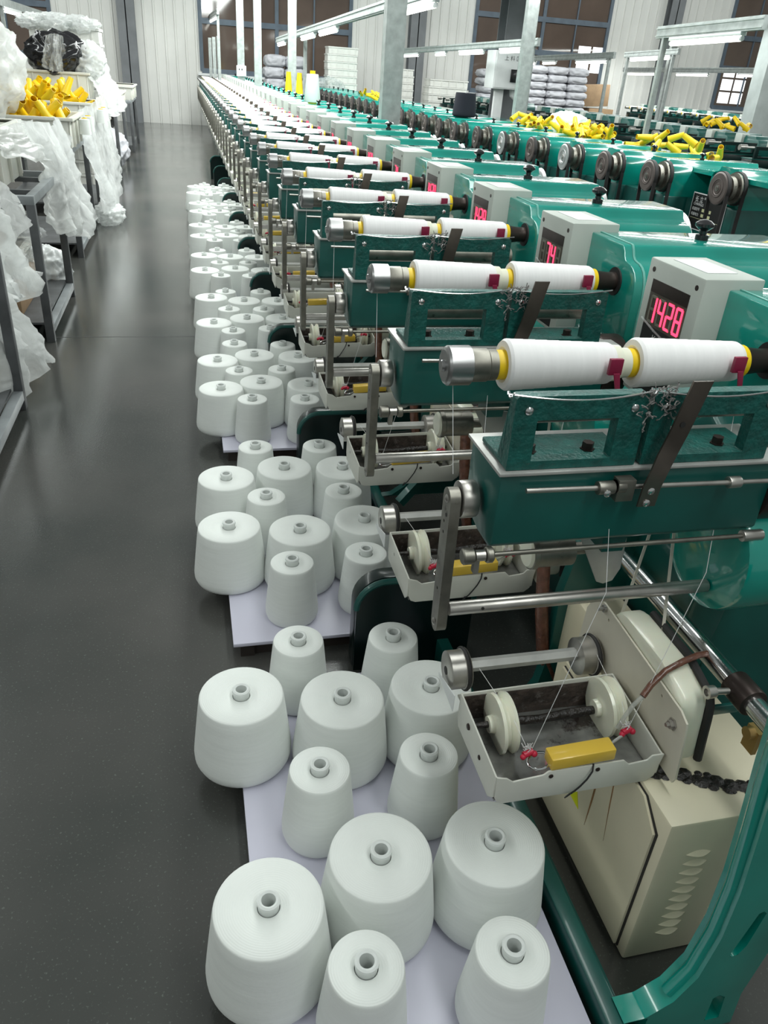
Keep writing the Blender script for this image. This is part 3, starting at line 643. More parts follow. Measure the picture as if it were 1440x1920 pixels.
# thread cones on a spindle
def build_thread_cone(x0):
    R = E('thread_cone', (x0, 1.165, 1.084))
    o = (x0, 1.165, 1.084)
    yp = [(.004, .024), (.000, .030), (.001, .040), (.006, .0435), (.012, .0432)]
    n = 8
    for i in range(n):
        t = i / n; r = .0428 - .0075 * t; yp += [(.015 + .175 * t, r), (.015 + .175 * (t + .93 / n), r - .0004)]
    yp += [(.193, .0352), (.199, .032), (.201, .026), (.201, .0)]
    yp = [(t, max(r, .001)) for t, r in yp]
    P('yarn', MB().lathe(o, (1, 0, 0), yp, 44), M_yarnx, R, off=o, angle=30)
    P('yellow_tube', MB().lathe((o[0] - .014, o[1], o[2]), (1, 0, 0), [(0, .020), (0, .0248), (.018, .0252), (.018, .020)], 30), M_yellow, R, off=o)
    P('yellow_tube', MB().lathe((o[0] + .199, o[1], o[2]), (1, 0, 0), [(0, .020), (0, .0295), (.011, .0290), (.011, .020)], 30), M_yellow, R, off=o)
    return R
TC = build_thread_cone(.500)
snapshot()
NM = 35
for k in range(NM):
    y = O[1] + PITCH * k
    if k == 0: r = MACH
    else:
        r = copy_tree(MACH, None, MIDSKIP if k < 5 else (FARSKIP if k < 12 else FAR2))
        r.location = (O[0], y, 0)
        if k % 3 == 1:
            for ch in r.children_recursive:
                if ch.name.startswith('lit_digits'): ch.data = ALT['on']
                if ch.name.startswith('unlit_segments'): ch.data = ALT['off']
    if k < 18: tag(r, clabel(k, 'green yarn winding machine'), 'machine', 'winding machines in the row beside the aisle')
    else: tag(r, 'green yarn winding machine far down the aisle row, beyond the eighteenth', 'machine', 'winding machines in the row beside the aisle')
    for j, x in enumerate((.500, .742)):
        c = TC if (k == 0 and j == 0) else copy_tree(TC)
        c.location = (x, y, 1.084); c.rotation_euler = (random.uniform(0, 6), 0, 0); c.scale = (1.0 if j == 0 else 1.06, 1, 1)
        side = 'left' if j == 0 else 'right'
        if k < 18: tag(c, '%s white thread cone on the %s spindle of the aisle row' % (side, ORD[k]), 'thread cone', 'thread cones on the spindles by the aisle')
        else: tag(c, '%s white thread cone of a far distant pair in the aisle row' % side, 'thread cone', 'thread cones on the spindles by the aisle')

# ------------------------------------------------------------------ frame of row 1, line shaft
fo = (0.7, 0.6, 0)
br = tag(P('base_rail', MB().box(.63, .665, .45, 22.0, .0, .085).box(.665, .70, .45, 22.0, .0, .02), M_dgreen, None, .004, fo), 'dark green angle rail on the floor along the front of the aisle machines', 'rail'); br.location = fo
fr = E('end_frame', fo, 'slotted curved green leg casting at the near end of the aisle machine row', 'frame')
leg = [(.655, .088), (.70, .090), (.745, .125), (.775, .19), (.785, .30), (.780, .42), (.765, .55), (.748, .68), (.735, .80), (.95, .80), (.93, .42), (.905, .26), (.89, .10), (.90, 0), (.705, 0), (.705, .086)]
P('end_leg', plate(leg, [[(.838, .352), (.846, .357), (.853, .349), (.846, .262), (.836, .238), (.822, .236), (.820, .246)], [(.830, .105), (.842, .112), (.856, .10), (.865, .03), (.835, .03)]], 'y', .585, .63), M_teal, fr, .003, fo, seg=1)
P('leg_flange', MB().tube([(x, .605, z) for x, z in leg[2:9]], .012, 10), M_teal, fr, off=fo)
ls = tag(P('line_shaft', MB().cyl((.897, .30, .598), (.897, 21.9, .598), .0185, n=24), M_chrome, None, 0, (.897, .3, 0)), 'long bright steel line shaft running under all the machines beside the aisle', 'shaft')
ls.location = (.897, .3, 0)
P('shaft_collar', MB().cyl((.897, .80, .598), (.897, .855, .598), .027, n=26), M_brownsteel, ls, .002, (.897, .3, 0))
P('collar_bolt', MB().cyl((.872, .835, .600), (.845, .838, .600), .006, n=10).lathe((.845, .838, .600), (-1, 0, 0), [(0, .011), (.016, .012), (.016, .007), (.010, .006)], 14), M_steel, ls, 0, (.897, .3, 0))
P('brass_plug', MB().box(.925, .935, .79, .82, .48, .53).cyl((.925, .805, .522), (.912, .805, .522), .012, n=12), pm('brass', (0.5, 0.33, 0.12), 0.35, 0.7), ls, 0, (.897, .3, 0))

# ------------------------------------------------------------------ big yarn cones on boards
def build_cone(rt, rb, h, nm):
    R = E(nm, (0, 0, 0))
    pr = [(.002, .02), (.0, rb * .86), (.006, rb * .95), (.018, rb * .995), (.032, rb)]
    for i in range(1, 8):
        t = i / 8; pr.append((.032 + (h - .040) * t, rb + (rt * 1.005 - rb) * (t ** 1.05)))
    pr += [(h - .006, rt), (h - .002, rt * .985), (h, rt * .955), (h - .001, rt * .6), (h - .003, .024), (h - .004, .02)]
    P('yarn', MB().lathe((0, 0, 0), (0, 0, 1), pr, 56, close=True), M_yarn, R, angle=60)
    P('core_tube', MB().lathe((0, 0, 0), (0, 0, 1), [(h - .03, .019), (h + .008, .0185), (h + .011, .0205), (h + .016, .0200), (h + .018, .0165), (h + .016, .0125), (h - .03, .0125), (.012, .0125), (.012, .019)], 28, close=True), M_core, R)
    return R
BIG = build_cone(.096, .114, .190, 'yarn_cone'); SML = build_cone(.0635, .0785, .190, 'yarn_cone')
snapshot()
ZP = .056
groups = []
A_b = [(.066, .814), (.278, .876), (.498, .865), (.055, 1.337), (.281, 1.289), (.496, 1.295)]
A_s = [(.455, .66), (.21, .681), (.198, 1.093), (.433, 1.094), (.208, 1.507), (.449, 1.486)]
B_b = [(.068, 2.085), (.283, 2.039), (.496, 2.077), (.076, 2.413), (.284, 2.472), (.493, 2.452)]
B_s = [(.236, 1.86), (.461, 1.883), (.200, 2.264), (.464, 2.274), (.196, 2.652), (.437, 2.64)]
C_b = [(.097, 3.267), (.279, 3.337), (.489, 3.292), (.098, 3.639), (.279, 3.712), (.491, 3.681)]
C_s = [(.223, 3.132), (.448, 3.118), (.190, 3.490), (.390, 3.500), (.192, 3.893), (.436, 3.869)]
D_b = [(.104, 4.263), (.290, 4.346), (.49, 4.346), (.108, 4.792), (.300, 4.720), (.50, 4.714)]
D_s = [(.2, 4.113), (.40, 4.150), (.20, 4.533), (.40, 4.53), (.2, 4.93), (.417, 4.93)]
def gen(y0):
    j = lambda s=.02: random.uniform(-s, s)
    return ([(.10 + j(.01), y0 + .15 + j()), (.295 + j(.01), y0 + .2 + j()), (.49 + j(.01), y0 + .18 + j()), (.10 + j(.01), y0 + .62 + j()), (.295 + j(.01), y0 + .6 + j()), (.49 + j(.01), y0 + .6 + j())],
            [(.2 + j(.01), y0 + j()), (.40 + j(.01), y0 + .02 + j()), (.2, y0 + .40 + j(.01)), (.4, y0 + .40 + j(.01)), (.2, y0 + .82 + j(.01)), (.42, y0 + .82 + j(.01))])
ROWS = [(A_b, A_s), (B_b, B_s), (C_b, C_s), (D_b, D_s)] + [gen(5.34 + 1.19 * i) for i in range(4)]
BY = [(.40, 1.575), (1.745, 2.76), (3.03, 3.98), (4.06, 5.03)] + [(5.28 + 1.19 * i, 6.25 + 1.19 * i) for i in range(4)]
BO = ['nearest', 'second', 'third', 'fourth', 'fifth', 'sixth', 'seventh', 'farthest']
used = [False, False]
COLN = ['left', 'middle', 'right']
ROWN = ['front', 'rear']
for g, (bl, sl) in enumerate(ROWS):
    y0, y1 = BY[g]; xL = [.046, .055, .088, .09, .09, .09, .09, .09][g]
    bd = tag(P('display_board', MB().box(xL, .615, y0, y1, .044, ZP), M_board, None, .002, (xL, y0, 0)), 'white laminate board under the %s batch of yarn cones on the floor' % BO[g], 'board', 'white boards under the yarn cones')
    bd.location = (xL, y0, 0)
    P('underframe', MB().box(xL + .02, xL + .06, y0 + .01, y1 - .01, 0, .044).box(.55, .59, y0 + .01, y1 - .01, 0, .044).box(xL + .06, .55, y0 + .02, y0 + .06, 0, .044).box(xL + .06, .55, y1 - .06, y1 - .02, 0, .044), M_pallet, bd, 0, (xL, y0, 0))
    for kind, lst in ((0, bl), (1, sl)):
        src = (BIG, SML)[kind]
        for i, (x, y) in enumerate(lst):
            if not used[kind]: c = src; used[kind] = True
            else: c = copy_tree(src)
            c.location = (x, y, ZP); c.rotation_euler = (0, 0, random.uniform(0, 6.28))
            if y - .08 > y1 or y + .08 < y0: c.location.z = ZP
            kn = 'fat' if kind == 0 else 'slim'
            if g < 99:
                if kind == 0: pos = '%s one of the %s row' % (COLN[i % 3], ROWN[i // 3])
                else: pos = '%s one of the %s pair' % (('left', 'right')[i % 2] if not (g == 0 and i < 2) else ('right', 'left')[i], ('front', 'middle', 'rear')[i // 2])
                lab = '%s white yarn cone on the %s board, %s' % (kn, BO[g], pos)
            else: lab = '%s white yarn cone on one of the farthest boards, beyond the fifth board' % kn
            tag(c, lab, 'yarn cone', '%s white yarn cones on the boards beside the aisle' % kn)

# dark green arched guards standing between the cone batches
def arch(w, h, r):
    pts = [(0, 0), (0, h - r)] + [(r - r * math.cos(q), h - r + r * math.sin(q)) for q in [PI / 2 * i / 8 for i in range(1, 9)]] + [(w - r + r * math.sin(q), h - r + r * math.cos(q)) for q in [PI / 2 * i / 8 for i in range(9)]] + [(w, 0)]
    return pts
AR = E('arched_guard', (0, 0, 0))
ar = arch(.34, .305, .085)
P('guard_panel', MB().prism(ar, 'y', .02, .07), M_xgreen, AR, .004)
P('guard_rim', MB().tube([(x, .0, z) for x, z in ar[1:-1]], .009, 8), M_dgreen, AR)
P('guard_face', MB().prism([(x + .001, z) for x, z in ar], 'y', .002, .012), M_xgreen, AR)
snapshot()
for i in range(10):
    y = 1.645 + 1.19 * i - (0.0 if i < 1 else 0.02 * i)
    c = AR if i == 0 else copy_tree(AR)
    c.location = (.385 - .004 * i, y, 0)
    tag(c, 'dark green arched belt guard %s along the row of cones' % (ORD[i]) if i else 'dark green arched belt guard nearest the camera, behind two slim cones', 'guard', 'arched guards between the cone batches')

# ------------------------------------------------------------------ row 2: backs of the second row
O2 = (3.0, 4.6, -0.10)
def build_back_machine():
    R = E('winding_machine', O2)
    def p(name, mb, mat, par=R, bev=0.0, **kw): return P(name, mb, mat, par, bev, O2, **kw)
    yc = 4.76
    o = housing_profile(yc, 1.07)
    h = p('gear_housing', MB().prism([(y, max(z, .72)) for y, z in o], 'x', 3.18, 3.95), M_teal, bev=.005)
    p('cover_lip', MB().prism([(yc + (y - yc) * 1.02, max(z + .004, .9)) for y, z in o], 'x', 3.16, 3.185), M_teal, h)
    kb = MB().lathe((3.52, yc, 1.07), (0, 0, 1), [(0, .017), (.012, .017), (.014, .010), (.022, .010), (.028, .018), (.033, .024), (.040, .024), (.047, .014), (.050, .003)], 16)
    p('knob', kb, M_black, h)
    p('machine_body', MB().box(3.14, 3.9, yc - .19, yc + .395, .001, .83), M_dgreen, bev=.01)
    d = p('belt_pulley', MB().lathe((2.985, 4.60, .96), (1, 0, 0), [(0, .012), (0, .03), (.004, .032), (.004, .04), (.001, .044), (.001, .092), (.006, .102), (.012, .104), (.016, .098), (.022, .098), (.026, .104), (.034, .104), (.036, .04), (.036, .02)], 36), M_pulley, angle=25)
    p('pulley_ring', MB().lathe((2.984, 4.60, .96), (1, 0, 0), [(0, .052), (-.002, .054), (-.002, .058), (0, .060)], 30, close=True).cyl((2.978, 4.60, .96), (2.99, 4.60, .96), .010, n=16), M_pulley, d)
    p('second_pulley', MB().lathe((3.055, 4.60, .96), (1, 0, 0), [(0, .05), (0, .078), (.03, .078), (.03, .07), (.045, .07), (.045, .1), (.06, .1), (.06, .05)], 28), M_steeld)
    p('pulley_shaft', MB().cyl((2.98, 4.60, .96), (3.2, 4.60, .96), .018, n=14), M_steel)
    bt = MB()
    for x in (3.004, 3.13):
        for s in (-1, 1): bt.bar((x, 4.60 + s * .098, .96), (x + .02, 4.60 + s * .06, .1), .026, .008, up=(0, 1, 0))
        bt.lathe((x - .012, 4.60, .96), (1, 0, 0), [(0, .100), (0, .107), (.026, .107), (.026, .100)], 30, close=True)
    p('drive_belt', bt, M_rubber)
    return R
def R2X(i): return 3.50 if i == 0 else 3.37 - .062 * min(i, 7)
B2 = build_back_machine()
snapshot()
for i in range(29):
    c = B2 if i == 0 else copy_tree(B2)
    c.location = (R2X(i), 4.93 + .60 * i, O2[2])
    if i in (3, 5):
        for ch in c.children_recursive:
            if ch.name.startswith(('belt_pulley', 'pulley_ring')):
                ch.data = ch.data.copy(); ch.data.materials.clear(); ch.data.materials.append(M_pulleyw)
    ex = {0: ', with the black maker plate beside it', 3: ', with a bright metal pulley', 5: ', with a bright metal pulley'}.get(i, '')
    if i < 18: tag(c, 'green machine back, %s in the second row%s' % ('nearest' if i == 0 else ORD[i] + ' from the camera', ex), 'machine', 'machine backs with belt pulleys in the second row')
    else: tag(c, 'green machine back far down the second row, beyond the eighteenth', 'machine', 'machine backs with belt pulleys in the second row')
# maker's plate on the first machine's side
DXP, DYP = R2X(0) - O2[0], 4.93 - O2[1]
x0 = 3.098 + DXP
PX = 3.638; K = PX / 3.10
def py(y): return y * K
def pz(z): return 1.5 - (1.5 - z) * K
x0 = PX - .0005
oo = (x0, py(4.42), pz(.87))
mp = P('maker_plate', MB().box(x0 - .003, x0, py(4.25), py(4.60), pz(.76), pz(.972)), M_ink, None, 0, oo); mp.location = oo
tag(mp, 'black maker plate with two Chinese characters on the nearest second-row machine', 'nameplate')
P('plate_face', MB().box(x0 - .0045, x0 - .003, py(4.256), py(4.594), pz(.766), pz(.966)), M_inkb, mp, 0, oo)
for tx, sz, y, z in (('长 立', .038, 4.570, .922), ('®', .020, 4.475, .940), ('CHANGLI', .024, 4.575, .900), ('机器型号', .020, 4.580, .872), ('机器电力', .020, 4.580, .842)):
    text_mesh(tx, sz * K, (x0 - .0047, py(y), pz(z)), M_ink, 'lettering', mp, center=False, off=oo)
bf = MB()
for y0_, y1_, z0_, z1_ in ((4.43, 4.475, .870, .888), (4.38, 4.40, .870, .888), (4.43, 4.475, .840, .858), (4.38, 4.405, .840, .858), (4.28, 4.58, .826, .828)): bf.box(x0 - .0048, x0 - .0045, py(y0_), py(y1_), pz(z0_), pz(z1_))
P('blank_field', bf, pm('pale_yellow_print', (0.6, 0.6, 0.35), 0.6), mp, 0, oo)

# ------------------------------------------------------------------ rows 3 and 4: more machine fronts and backs
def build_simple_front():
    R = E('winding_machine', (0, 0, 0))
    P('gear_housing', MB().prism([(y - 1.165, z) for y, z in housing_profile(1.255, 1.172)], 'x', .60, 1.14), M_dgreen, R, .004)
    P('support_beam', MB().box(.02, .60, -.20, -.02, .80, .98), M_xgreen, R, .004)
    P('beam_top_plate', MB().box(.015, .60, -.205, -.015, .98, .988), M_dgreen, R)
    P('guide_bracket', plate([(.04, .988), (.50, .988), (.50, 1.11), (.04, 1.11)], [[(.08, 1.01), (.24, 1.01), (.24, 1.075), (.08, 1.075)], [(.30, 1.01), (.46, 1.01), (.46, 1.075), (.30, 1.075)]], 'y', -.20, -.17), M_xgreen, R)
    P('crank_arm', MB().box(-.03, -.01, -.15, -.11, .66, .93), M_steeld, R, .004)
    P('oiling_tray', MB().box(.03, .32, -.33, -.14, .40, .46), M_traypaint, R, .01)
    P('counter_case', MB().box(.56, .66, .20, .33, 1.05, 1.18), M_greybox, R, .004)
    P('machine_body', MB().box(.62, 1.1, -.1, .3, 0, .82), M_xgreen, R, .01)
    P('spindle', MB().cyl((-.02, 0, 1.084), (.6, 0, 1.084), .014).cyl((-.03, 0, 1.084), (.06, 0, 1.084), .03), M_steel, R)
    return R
F3 = build_simple_front()
snapshot()
n3 = 0
for i in range(22):
    if i in (14, 15): continue
    c = F3 if i == 0 else copy_tree(F3)
    c.location = (6.0, 7.0 + .62 * i, -.06)
    if i < 18: tag(c, 'dark green machine front with box beams, %s in the third row' % ORD[i], 'machine', 'machine fronts in the third row')
    else: tag(c, 'dark green machine front far back in the third row, beyond the eighteenth', 'machine', 'machine fronts in the third row')
for i in range(14):
    c = copy_tree(F3); c.location = (11.3, 12.6 + .62 * i, 0)
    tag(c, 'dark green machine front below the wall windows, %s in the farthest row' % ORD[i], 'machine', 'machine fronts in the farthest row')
    for j in (.09, .33):
        jn = 'left' if j < .2 else 'right'
        t = copy_tree(TC); t.location = (11.3 + j, 12.6 + .62 * i, 1.084)
        tag(t, 'tiny white thread cone, %s of the pair on the %s machine of the farthest row' % (jn, ORD[i]), 'thread cone', 'thread cones in the farthest row')

# ------------------------------------------------------------------ posts, light rails, tubes
def post(x, y, h, label, w_=.06, mat=None, y2=None):
    o = P('light_post', MB().box(-w_ / 2, w_ / 2, -.004, 0, 0, h).box(-w_ / 2, -w_ / 2 + .004, -.0, w_ * .7, 0, h).box(w_ / 2 - .004, w_ / 2, -.0, w_ * .7, 0, h).box(-w_ / 2, -w_ / 2 + .015, w_ * .7 - .004, w_ * .7, 0, h).box(w_ / 2 - .015, w_ / 2, w_ * .7 - .004, w_ * .7, 0, h), mat or M_gal)
    o.location = (x, y, 0); tag(o, label, 'post', 'galvanised light posts')
    return o
post(1.63, 6.75, 2.62, 'thick galvanised channel post, nearest and widest, rising behind the machines', .155)
post(1.60, 12.9, 2.9, 'galvanised post second along the aisle row, left of the nearest post', .115)
post(1.22, 14.2, 3.0, 'galvanised post third along the aisle row, just right of the socket post', .115)
p4 = post(1.14, 17.0, 3.0, 'galvanised post carrying a white socket box, left of the others', .13)
P('socket_box', MB().box(-.09, .09, -.05, -.01, 1.24, 1.42), M_white, p4, .008)
P('socket_hole', MB().box(-.05, -.03, -.053, -.05, 1.34, 1.37).box(0.0, .02, -.053, -.05, 1.34, 1.37), M_inkb, p4)
post(4.45, 11.0, 2.9, 'leaning-looking galvanised post behind the second row, near the yellow tubes', .15)
post(9.3, 15.6, 2.6, 'galvanised post with white switch box at the right, before the third row', .12)
post(2.15, 15.5, 1.95, 'thin post under the far light boards in front of the dark window', .06)
for i, y in enumerate((18.6, 19.6, 20.6)): post(.80 - .05 * i, y, 1.9, 'slim post under the short far rail, %s of the trio' % ('nearest', 'middle', 'farthest')[i], .07)

def light(p, q, label, group, board=None):
    """tube lamp between two points: fixture + tube"""
    p = Vector(p); q = Vector(q); mid = (p + q) / 2
    R = E('tube_lamp', mid, label, 'lamp', group)
    a = p - mid; b = q - mid
    P('lamp_housing', MB().bar(a + Vector((0, 0, .035)), b + Vector((0, 0, .035)), .06, .03), M_white, R, .004)
    d = (b - a).normalized()
    P('tube', MB().cyl(a + d * .02, b - d * .02, .021, n=14), M_tube, R)
    P('end_socket', MB().cyl(a, a + d * .02, .02, n=10).cyl(b - d * .02, b, .02, n=10), M_white, R)
    return R
def rail(p, q, label, h=.09):
    p = Vector(p); q = Vector(q); c = (p + q) / 2; a = p - c; b = q - c
    mb = MB().bar(a, b, .045, h).bar(a + Vector((-.026, 0, .03)), b + Vector((-.026, 0, .03)), .012, .012).bar(a + Vector((-.026, 0, -.03)), b + Vector((-.026, 0, -.03)), .012, .012)
    o = P('light_rail', mb, M_gal); o.location = c; tag(o, label, 'rail', 'light rails over the machine rows'); return o
def ray_x(u, v, X):
    r = right * (u - 720) + down * (v - 960) + fwd * 1440
    t = X / r.x; return Vector((0, 0, 1.5)) + r * t
RL = [
 ('far left over the slim trio', .80, [((408, 33), (392, 42))]),
 ('left over the bin tables', -2.35, [((5, 18), (38, 29)), ((50, 32), (75, 38)), ((83, 40), (107, 46))]),
 ('over the aisle row', 2.0, [((817, 8), (757, 28)), ((632, 56), (600, 64)), ((590, 68), (566, 74)), ((535, 82), (522, 86))]),
 ('over the second row', 4.8, [((995, 95), (938, 97)), ((907, 99), (862, 101)), ((836, 102), (817, 103)), ((785, 104), (757, 105))]),
 ('beyond the second row', 7.4, [((1138, 116), (1080, 118)), ((1042, 118), (1018, 119)), ((1004, 119), (993, 120))]),
 ('toward the right windows', 8.8, [((1237, 110), (1182, 113)), ((1257, 109), (1243, 110))]),
 ('nearest on the right', 4.5, [((1392, 72), (1257, 82))]),
 ('farthest on the right', 11.4, [((1430, 143), (1384, 142)), ((1328, 141), (1268, 141)), ((1228, 139), (1177, 139))]),
]
for nm, X, tubes in RL:
    raw = [ray_x(*q_, X) for ab in tubes for q_ in ab]; ny = len(raw); my = sum(q_.y for q_ in raw) / ny; mz = sum(q_.z for q_ in raw) / ny
    sl = sum((q_.y - my) * (q_.z - mz) for q_ in raw) / max(1e-6, sum((q_.y - my) ** 2 for q_ in raw))
    def fit(q_): return Vector((X, q_.y, mz + sl * (q_.y - my)))
    allp = []
    for i, (a, b) in enumerate(tubes):
        pa = fit(ray_x(*a, X)); pb = fit(ray_x(*b, X))
        if (pb - pa).length > 3.2 and nm.startswith('nearest') is False: pass
        allp += [pa, pb]
        light(pa, pb, 'lit tube lamp on the rail %s, %s' % (nm, ['nearest one', 'second one back', 'third one back', 'fourth one back'][i]) , 'tube lamps on the rail ' + nm)
    allp.sort(key=lambda p: p.y)
    s, e = allp[0], allp[-1]
    d = (e - s).normalized()
    hh = .10
    for q_ in ((s - d * .1, 'near'), (e + d * .1, 'far')):
        if nm.startswith('over the aisle') or (nm.startswith('nearest') and q_[1] == 'near'): continue
        if q_[0].y > 21.8 or q_[0].y < 6: continue
        post(q_[0].x, q_[0].y, q_[0].z + .05, 'slim post holding the %s end of the rail %s' % (q_[1], nm), .05)
    rail(s - d * .25 + Vector((0, 0, .098)), e + d * .25 + Vector((0, 0, .098)), 'grey slotted steel light rail %s' % nm, hh)

# ------------------------------------------------------------------ free columns, breaker cabinet
c1 = tag(P('steel_column', MB().box(-.28, .28, -.02, 0, 0, 5.5).box(-.28, .28, .4, .42, 0, 5.5).box(-.012, .012, 0, .4, 0, 5.5), M_column), 'wide dark grey steel column behind the breaker cabinet', 'column'); c1.location = (6.25, 16, 0)
c2 = tag(P('steel_column', MB().box(-.25, .25, 0, .3, 0, 5.5), M_post), 'pale grey column cut by the right edge of the frame', 'column'); c2.location = (9.05, 12.0, 0)
bc = E('breaker_cabinet', (5.95, 15.6, 1.35), 'white breaker cabinet with a black switch, mounted before the dark column', 'cabinet')
bo = (0, 0, 0)
P('cabinet_case', MB().box(-.30, .36, -.12, .36, 0, .62), M_white, bc, .01)
P('cabinet_door', MB().box(-.28, .34, -.135, -.12, .02, .60), M_white, bc, .006)
P('switch', MB().box(.02, .22, -.165, -.135, .12, .33), M_black, bc, .006)
text_mesh('上 料 区', .09, (.03, -.136, .47), M_inkb, 'lettering', bc, xdir=(1, 0, 0))
tag(P('conduit', MB().tube([(6.15, 15.7, 1.35), (6.15, 15.7, 1.28), (6.40, 15.7, 1.10), (6.40, 15.7, .6)], .07, 10).box(5.78, 5.95, 15.66, 15.74, .6, 1.35), M_white), 'white bent cable duct dropping from the breaker cabinet', 'duct')

# ------------------------------------------------------------------ stacks against the far wall
def crate_stack(x, y, wx, wy, z0, h, n, label, grp):
    for i in range(n):
        hh = h / n; R = E('plastic_crate', (x + random.uniform(-.015, .015), y, z0 + hh * i))
        R.rotation_euler.z = random.uniform(-.03, .03)
        mb = MB().box(-wx / 2, wx / 2, -wy / 2, wy / 2, 0, hh * .97).box(-wx / 2 - .012, wx / 2 + .012, -wy / 2 - .012, wy / 2 + .012, hh * .80, hh * .97)
        for k in range(5): xk = -wx / 2 + wx * (k + .5) / 5; mb.box(xk - .008, xk + .008, -wy / 2 - .01, wy / 2, 0, hh * .8)
        P('crate_body', mb, M_crate, R)
        tag(R, '%s, %s' % (label, 'topmost of the stack' if i == n - 1 else ('lowest of the stack' if i == 0 else '%s crate up from the lowest' % ORD[i])), 'crate', grp)
crate_stack(3.77, 21.0, .70, .5, 0, 1.93, 13, 'white crate of the tall stack before the window', 'tall crate stack before the window')
crate_stack(5.22, 20.8, .50, .5, 0, 1.58, 11, 'white crate of the narrow stack by the dark column', 'narrow crate stack by the dark column')
crate_stack(6.3, 20.6, .95, .5, 0, 1.42, 9, 'white crate of the wide stack behind the black cone', 'wide crate stack behind the black cone')
def crumple(name, c, r, sc, mat, seed=0, amp=.25, freq=2.2, sub=4, cut=None, boxy=None):
    bm = bmesh.new(); bmesh.ops.create_icosphere(bm, subdivisions=sub, radius=1)
    for v in bm.verts:
        p_ = v.co.copy(); n = 0; f = freq; a = amp
        for o_ in range(4):
            n += a * (1 - 2 * abs(noise.noise(p_ * f + Vector((seed * 7.3, o_ * 3.1, seed))))); f *= 2.1; a *= .5
        if boxy: p_ = Vector([math.copysign(abs(c_) ** boxy, c_) for c_ in p_])
        q = p_ * (1 + n)
        v.co = Vector((q.x * sc[0] * r, q.y * sc[1] * r, q.z * sc[2] * r))
        if cut is not None and v.co.z < cut: v.co.z = cut
    for f_ in bm.faces: f_.smooth = True
    me = bpy.data.meshes.new(name); bm.to_mesh(me); bm.free(); me.materials.append(mat)
    o = bpy.data.objects.new(name, me); COL.objects.link(o); o.location = c
    return o
def sack_pile(x, y, w_, n, h, cols, label, grp, mat=M_sack):
    hh = h / n
    for i in range(n):
        for j in range(cols):
            xx_ = x + (j - (cols - 1) / 2) * w_ + random.uniform(-.03, .03)
            s = crumple('yarn_sack', (xx_, y, hh * (i + .5)), 1, (w_ * .49, .3, hh * .52), mat, seed=i * 3 + j, amp=.10, freq=2.2, sub=4, boxy=.62)
            tag(s, '%s, %s%s' % (label, ('', ('left', 'right')[min(j, 1)] + ' one of the ', (('left', 'middle', 'right')[j] + ' one of the '))[cols - 1], 'top layer' if i == n - 1 else ('bottom layer' if i == 0 else '%s layer from the floor' % ORD[i])), 'sack', grp)
sack_pile(2.45, 21.2, .48, 7, 1.66, 2, 'grey white sack under the left window', 'sacks piled under the left window')
sack_pile(7.45, 20.6, .62, 10, 1.70, 1, 'grey white sack left of the breaker cabinet', 'sacks left of the breaker cabinet')
sack_pile(9.15, 20.6, .54, 11, 1.86, 3, 'grey sack right of the breaker cabinet', 'sacks right of the breaker cabinet')
for i, (x, z) in enumerate(((10.6, .45), (10.75, .752), (10.55, 1.30))):
    o = tag(P('cardboard_box', MB().box(-.35, .35, -.25, .25, -.25, .25), M_card, None, .01), 'brown cardboard box stacked right of the sacks by the window, %s' % ['lowest', 'middle one', 'topmost'][i], 'box', 'cardboard boxes by the window')
    o.location = (x, 21.2, z - .2 if i == 0 else z); o.rotation_euler.y = (0, 0, -.06)[i]
for i, (x, wd, z) in enumerate(((15.6, .9, 1.45), (16.3, .6, 1.5))):
    pass
# black yarn cone and white thread cone standing on machine tops
Rk = build_cone(.20, .235, .235, 'yarn_cone'); Rk.location = (3.42, 10.28, 1.07)
for ch in Rk.children:
    if ch.name.startswith('yarn'): ch.data.materials.clear(); ch.data.materials.append(M_black_yarn)
Rk.scale = (.62, .62, 1.12)
tag(Rk, 'big black yarn cone standing alone on a second-row machine', 'yarn cone')

def paper_cone(name='paper_tube'):
    mb = MB().lathe((0, 0, 0), (0, 0, 1), [(0, .031), (.135, .021), (.135, .0185), (0, .0285)], 18, close=True)
    me = mb.mesh(name, [M_yellow, M_yellowd])
    return me
PCM = paper_cone()
def stand_cone(x, y, z, h, label, tipcol=True):
    R = E('thread_cone', (x, y, z)); tag(R, label, 'thread cone')
    P('yarn', MB().lathe((0, 0, .012), (0, 0, 1), [(0, .02), (0, .052), (.01, .056), (h, .040), (h + .004, .035), (h + .004, .01)], 28), M_yarn, R)
    P('yellow_tube', MB().lathe((0, 0, 0), (0, 0, 1), [(0, .03), (.012, .03), (h + .01, .018), (h + .04, .018), (h + .04, .008)], 20), M_yellow, R)
    return R
q = stand_cone(1.27, 8.62, 1.172, .20, 'white thread cone standing upright on the aisle row, left of the thick post')
q.scale = (1.45, 1.45, 1.2)

# loose yellow tubes
tubecount = [0]
def loose(x, y, z, rz, tilt, grp, lab, sc=1.0):
    o = bpy.data.objects.new('paper_tube', PCM); COL.objects.link(o)
    o.location = (x, y, z); o.rotation_euler = (tilt, 0, rz); o.scale = (sc, sc, sc)
    tag(o, lab, 'tube', grp)
def heap(xa, xb, ya, yb, z, n, lab, grp, sc=1.0, hmax=.10, tl=(.9, 1.55)):
    for i in range(n):
        x = random.uniform(xa, xb); y = random.uniform(ya, yb)
        u = 1 - abs((x - (xa + xb) / 2) / ((xb - xa) / 2)) ** 2
        loose(x, y, z + random.uniform(0, hmax) * (.3 + .7 * u), random.uniform(0, 6.28), random.uniform(*tl), grp, lab, sc)
heap(3.75, 4.15, 7.6, 8.3, 1.045, 40, 'loose yellow winding tube in the heap on the second-row machines by the leaning post', 'yellow tubes heaped by the post')
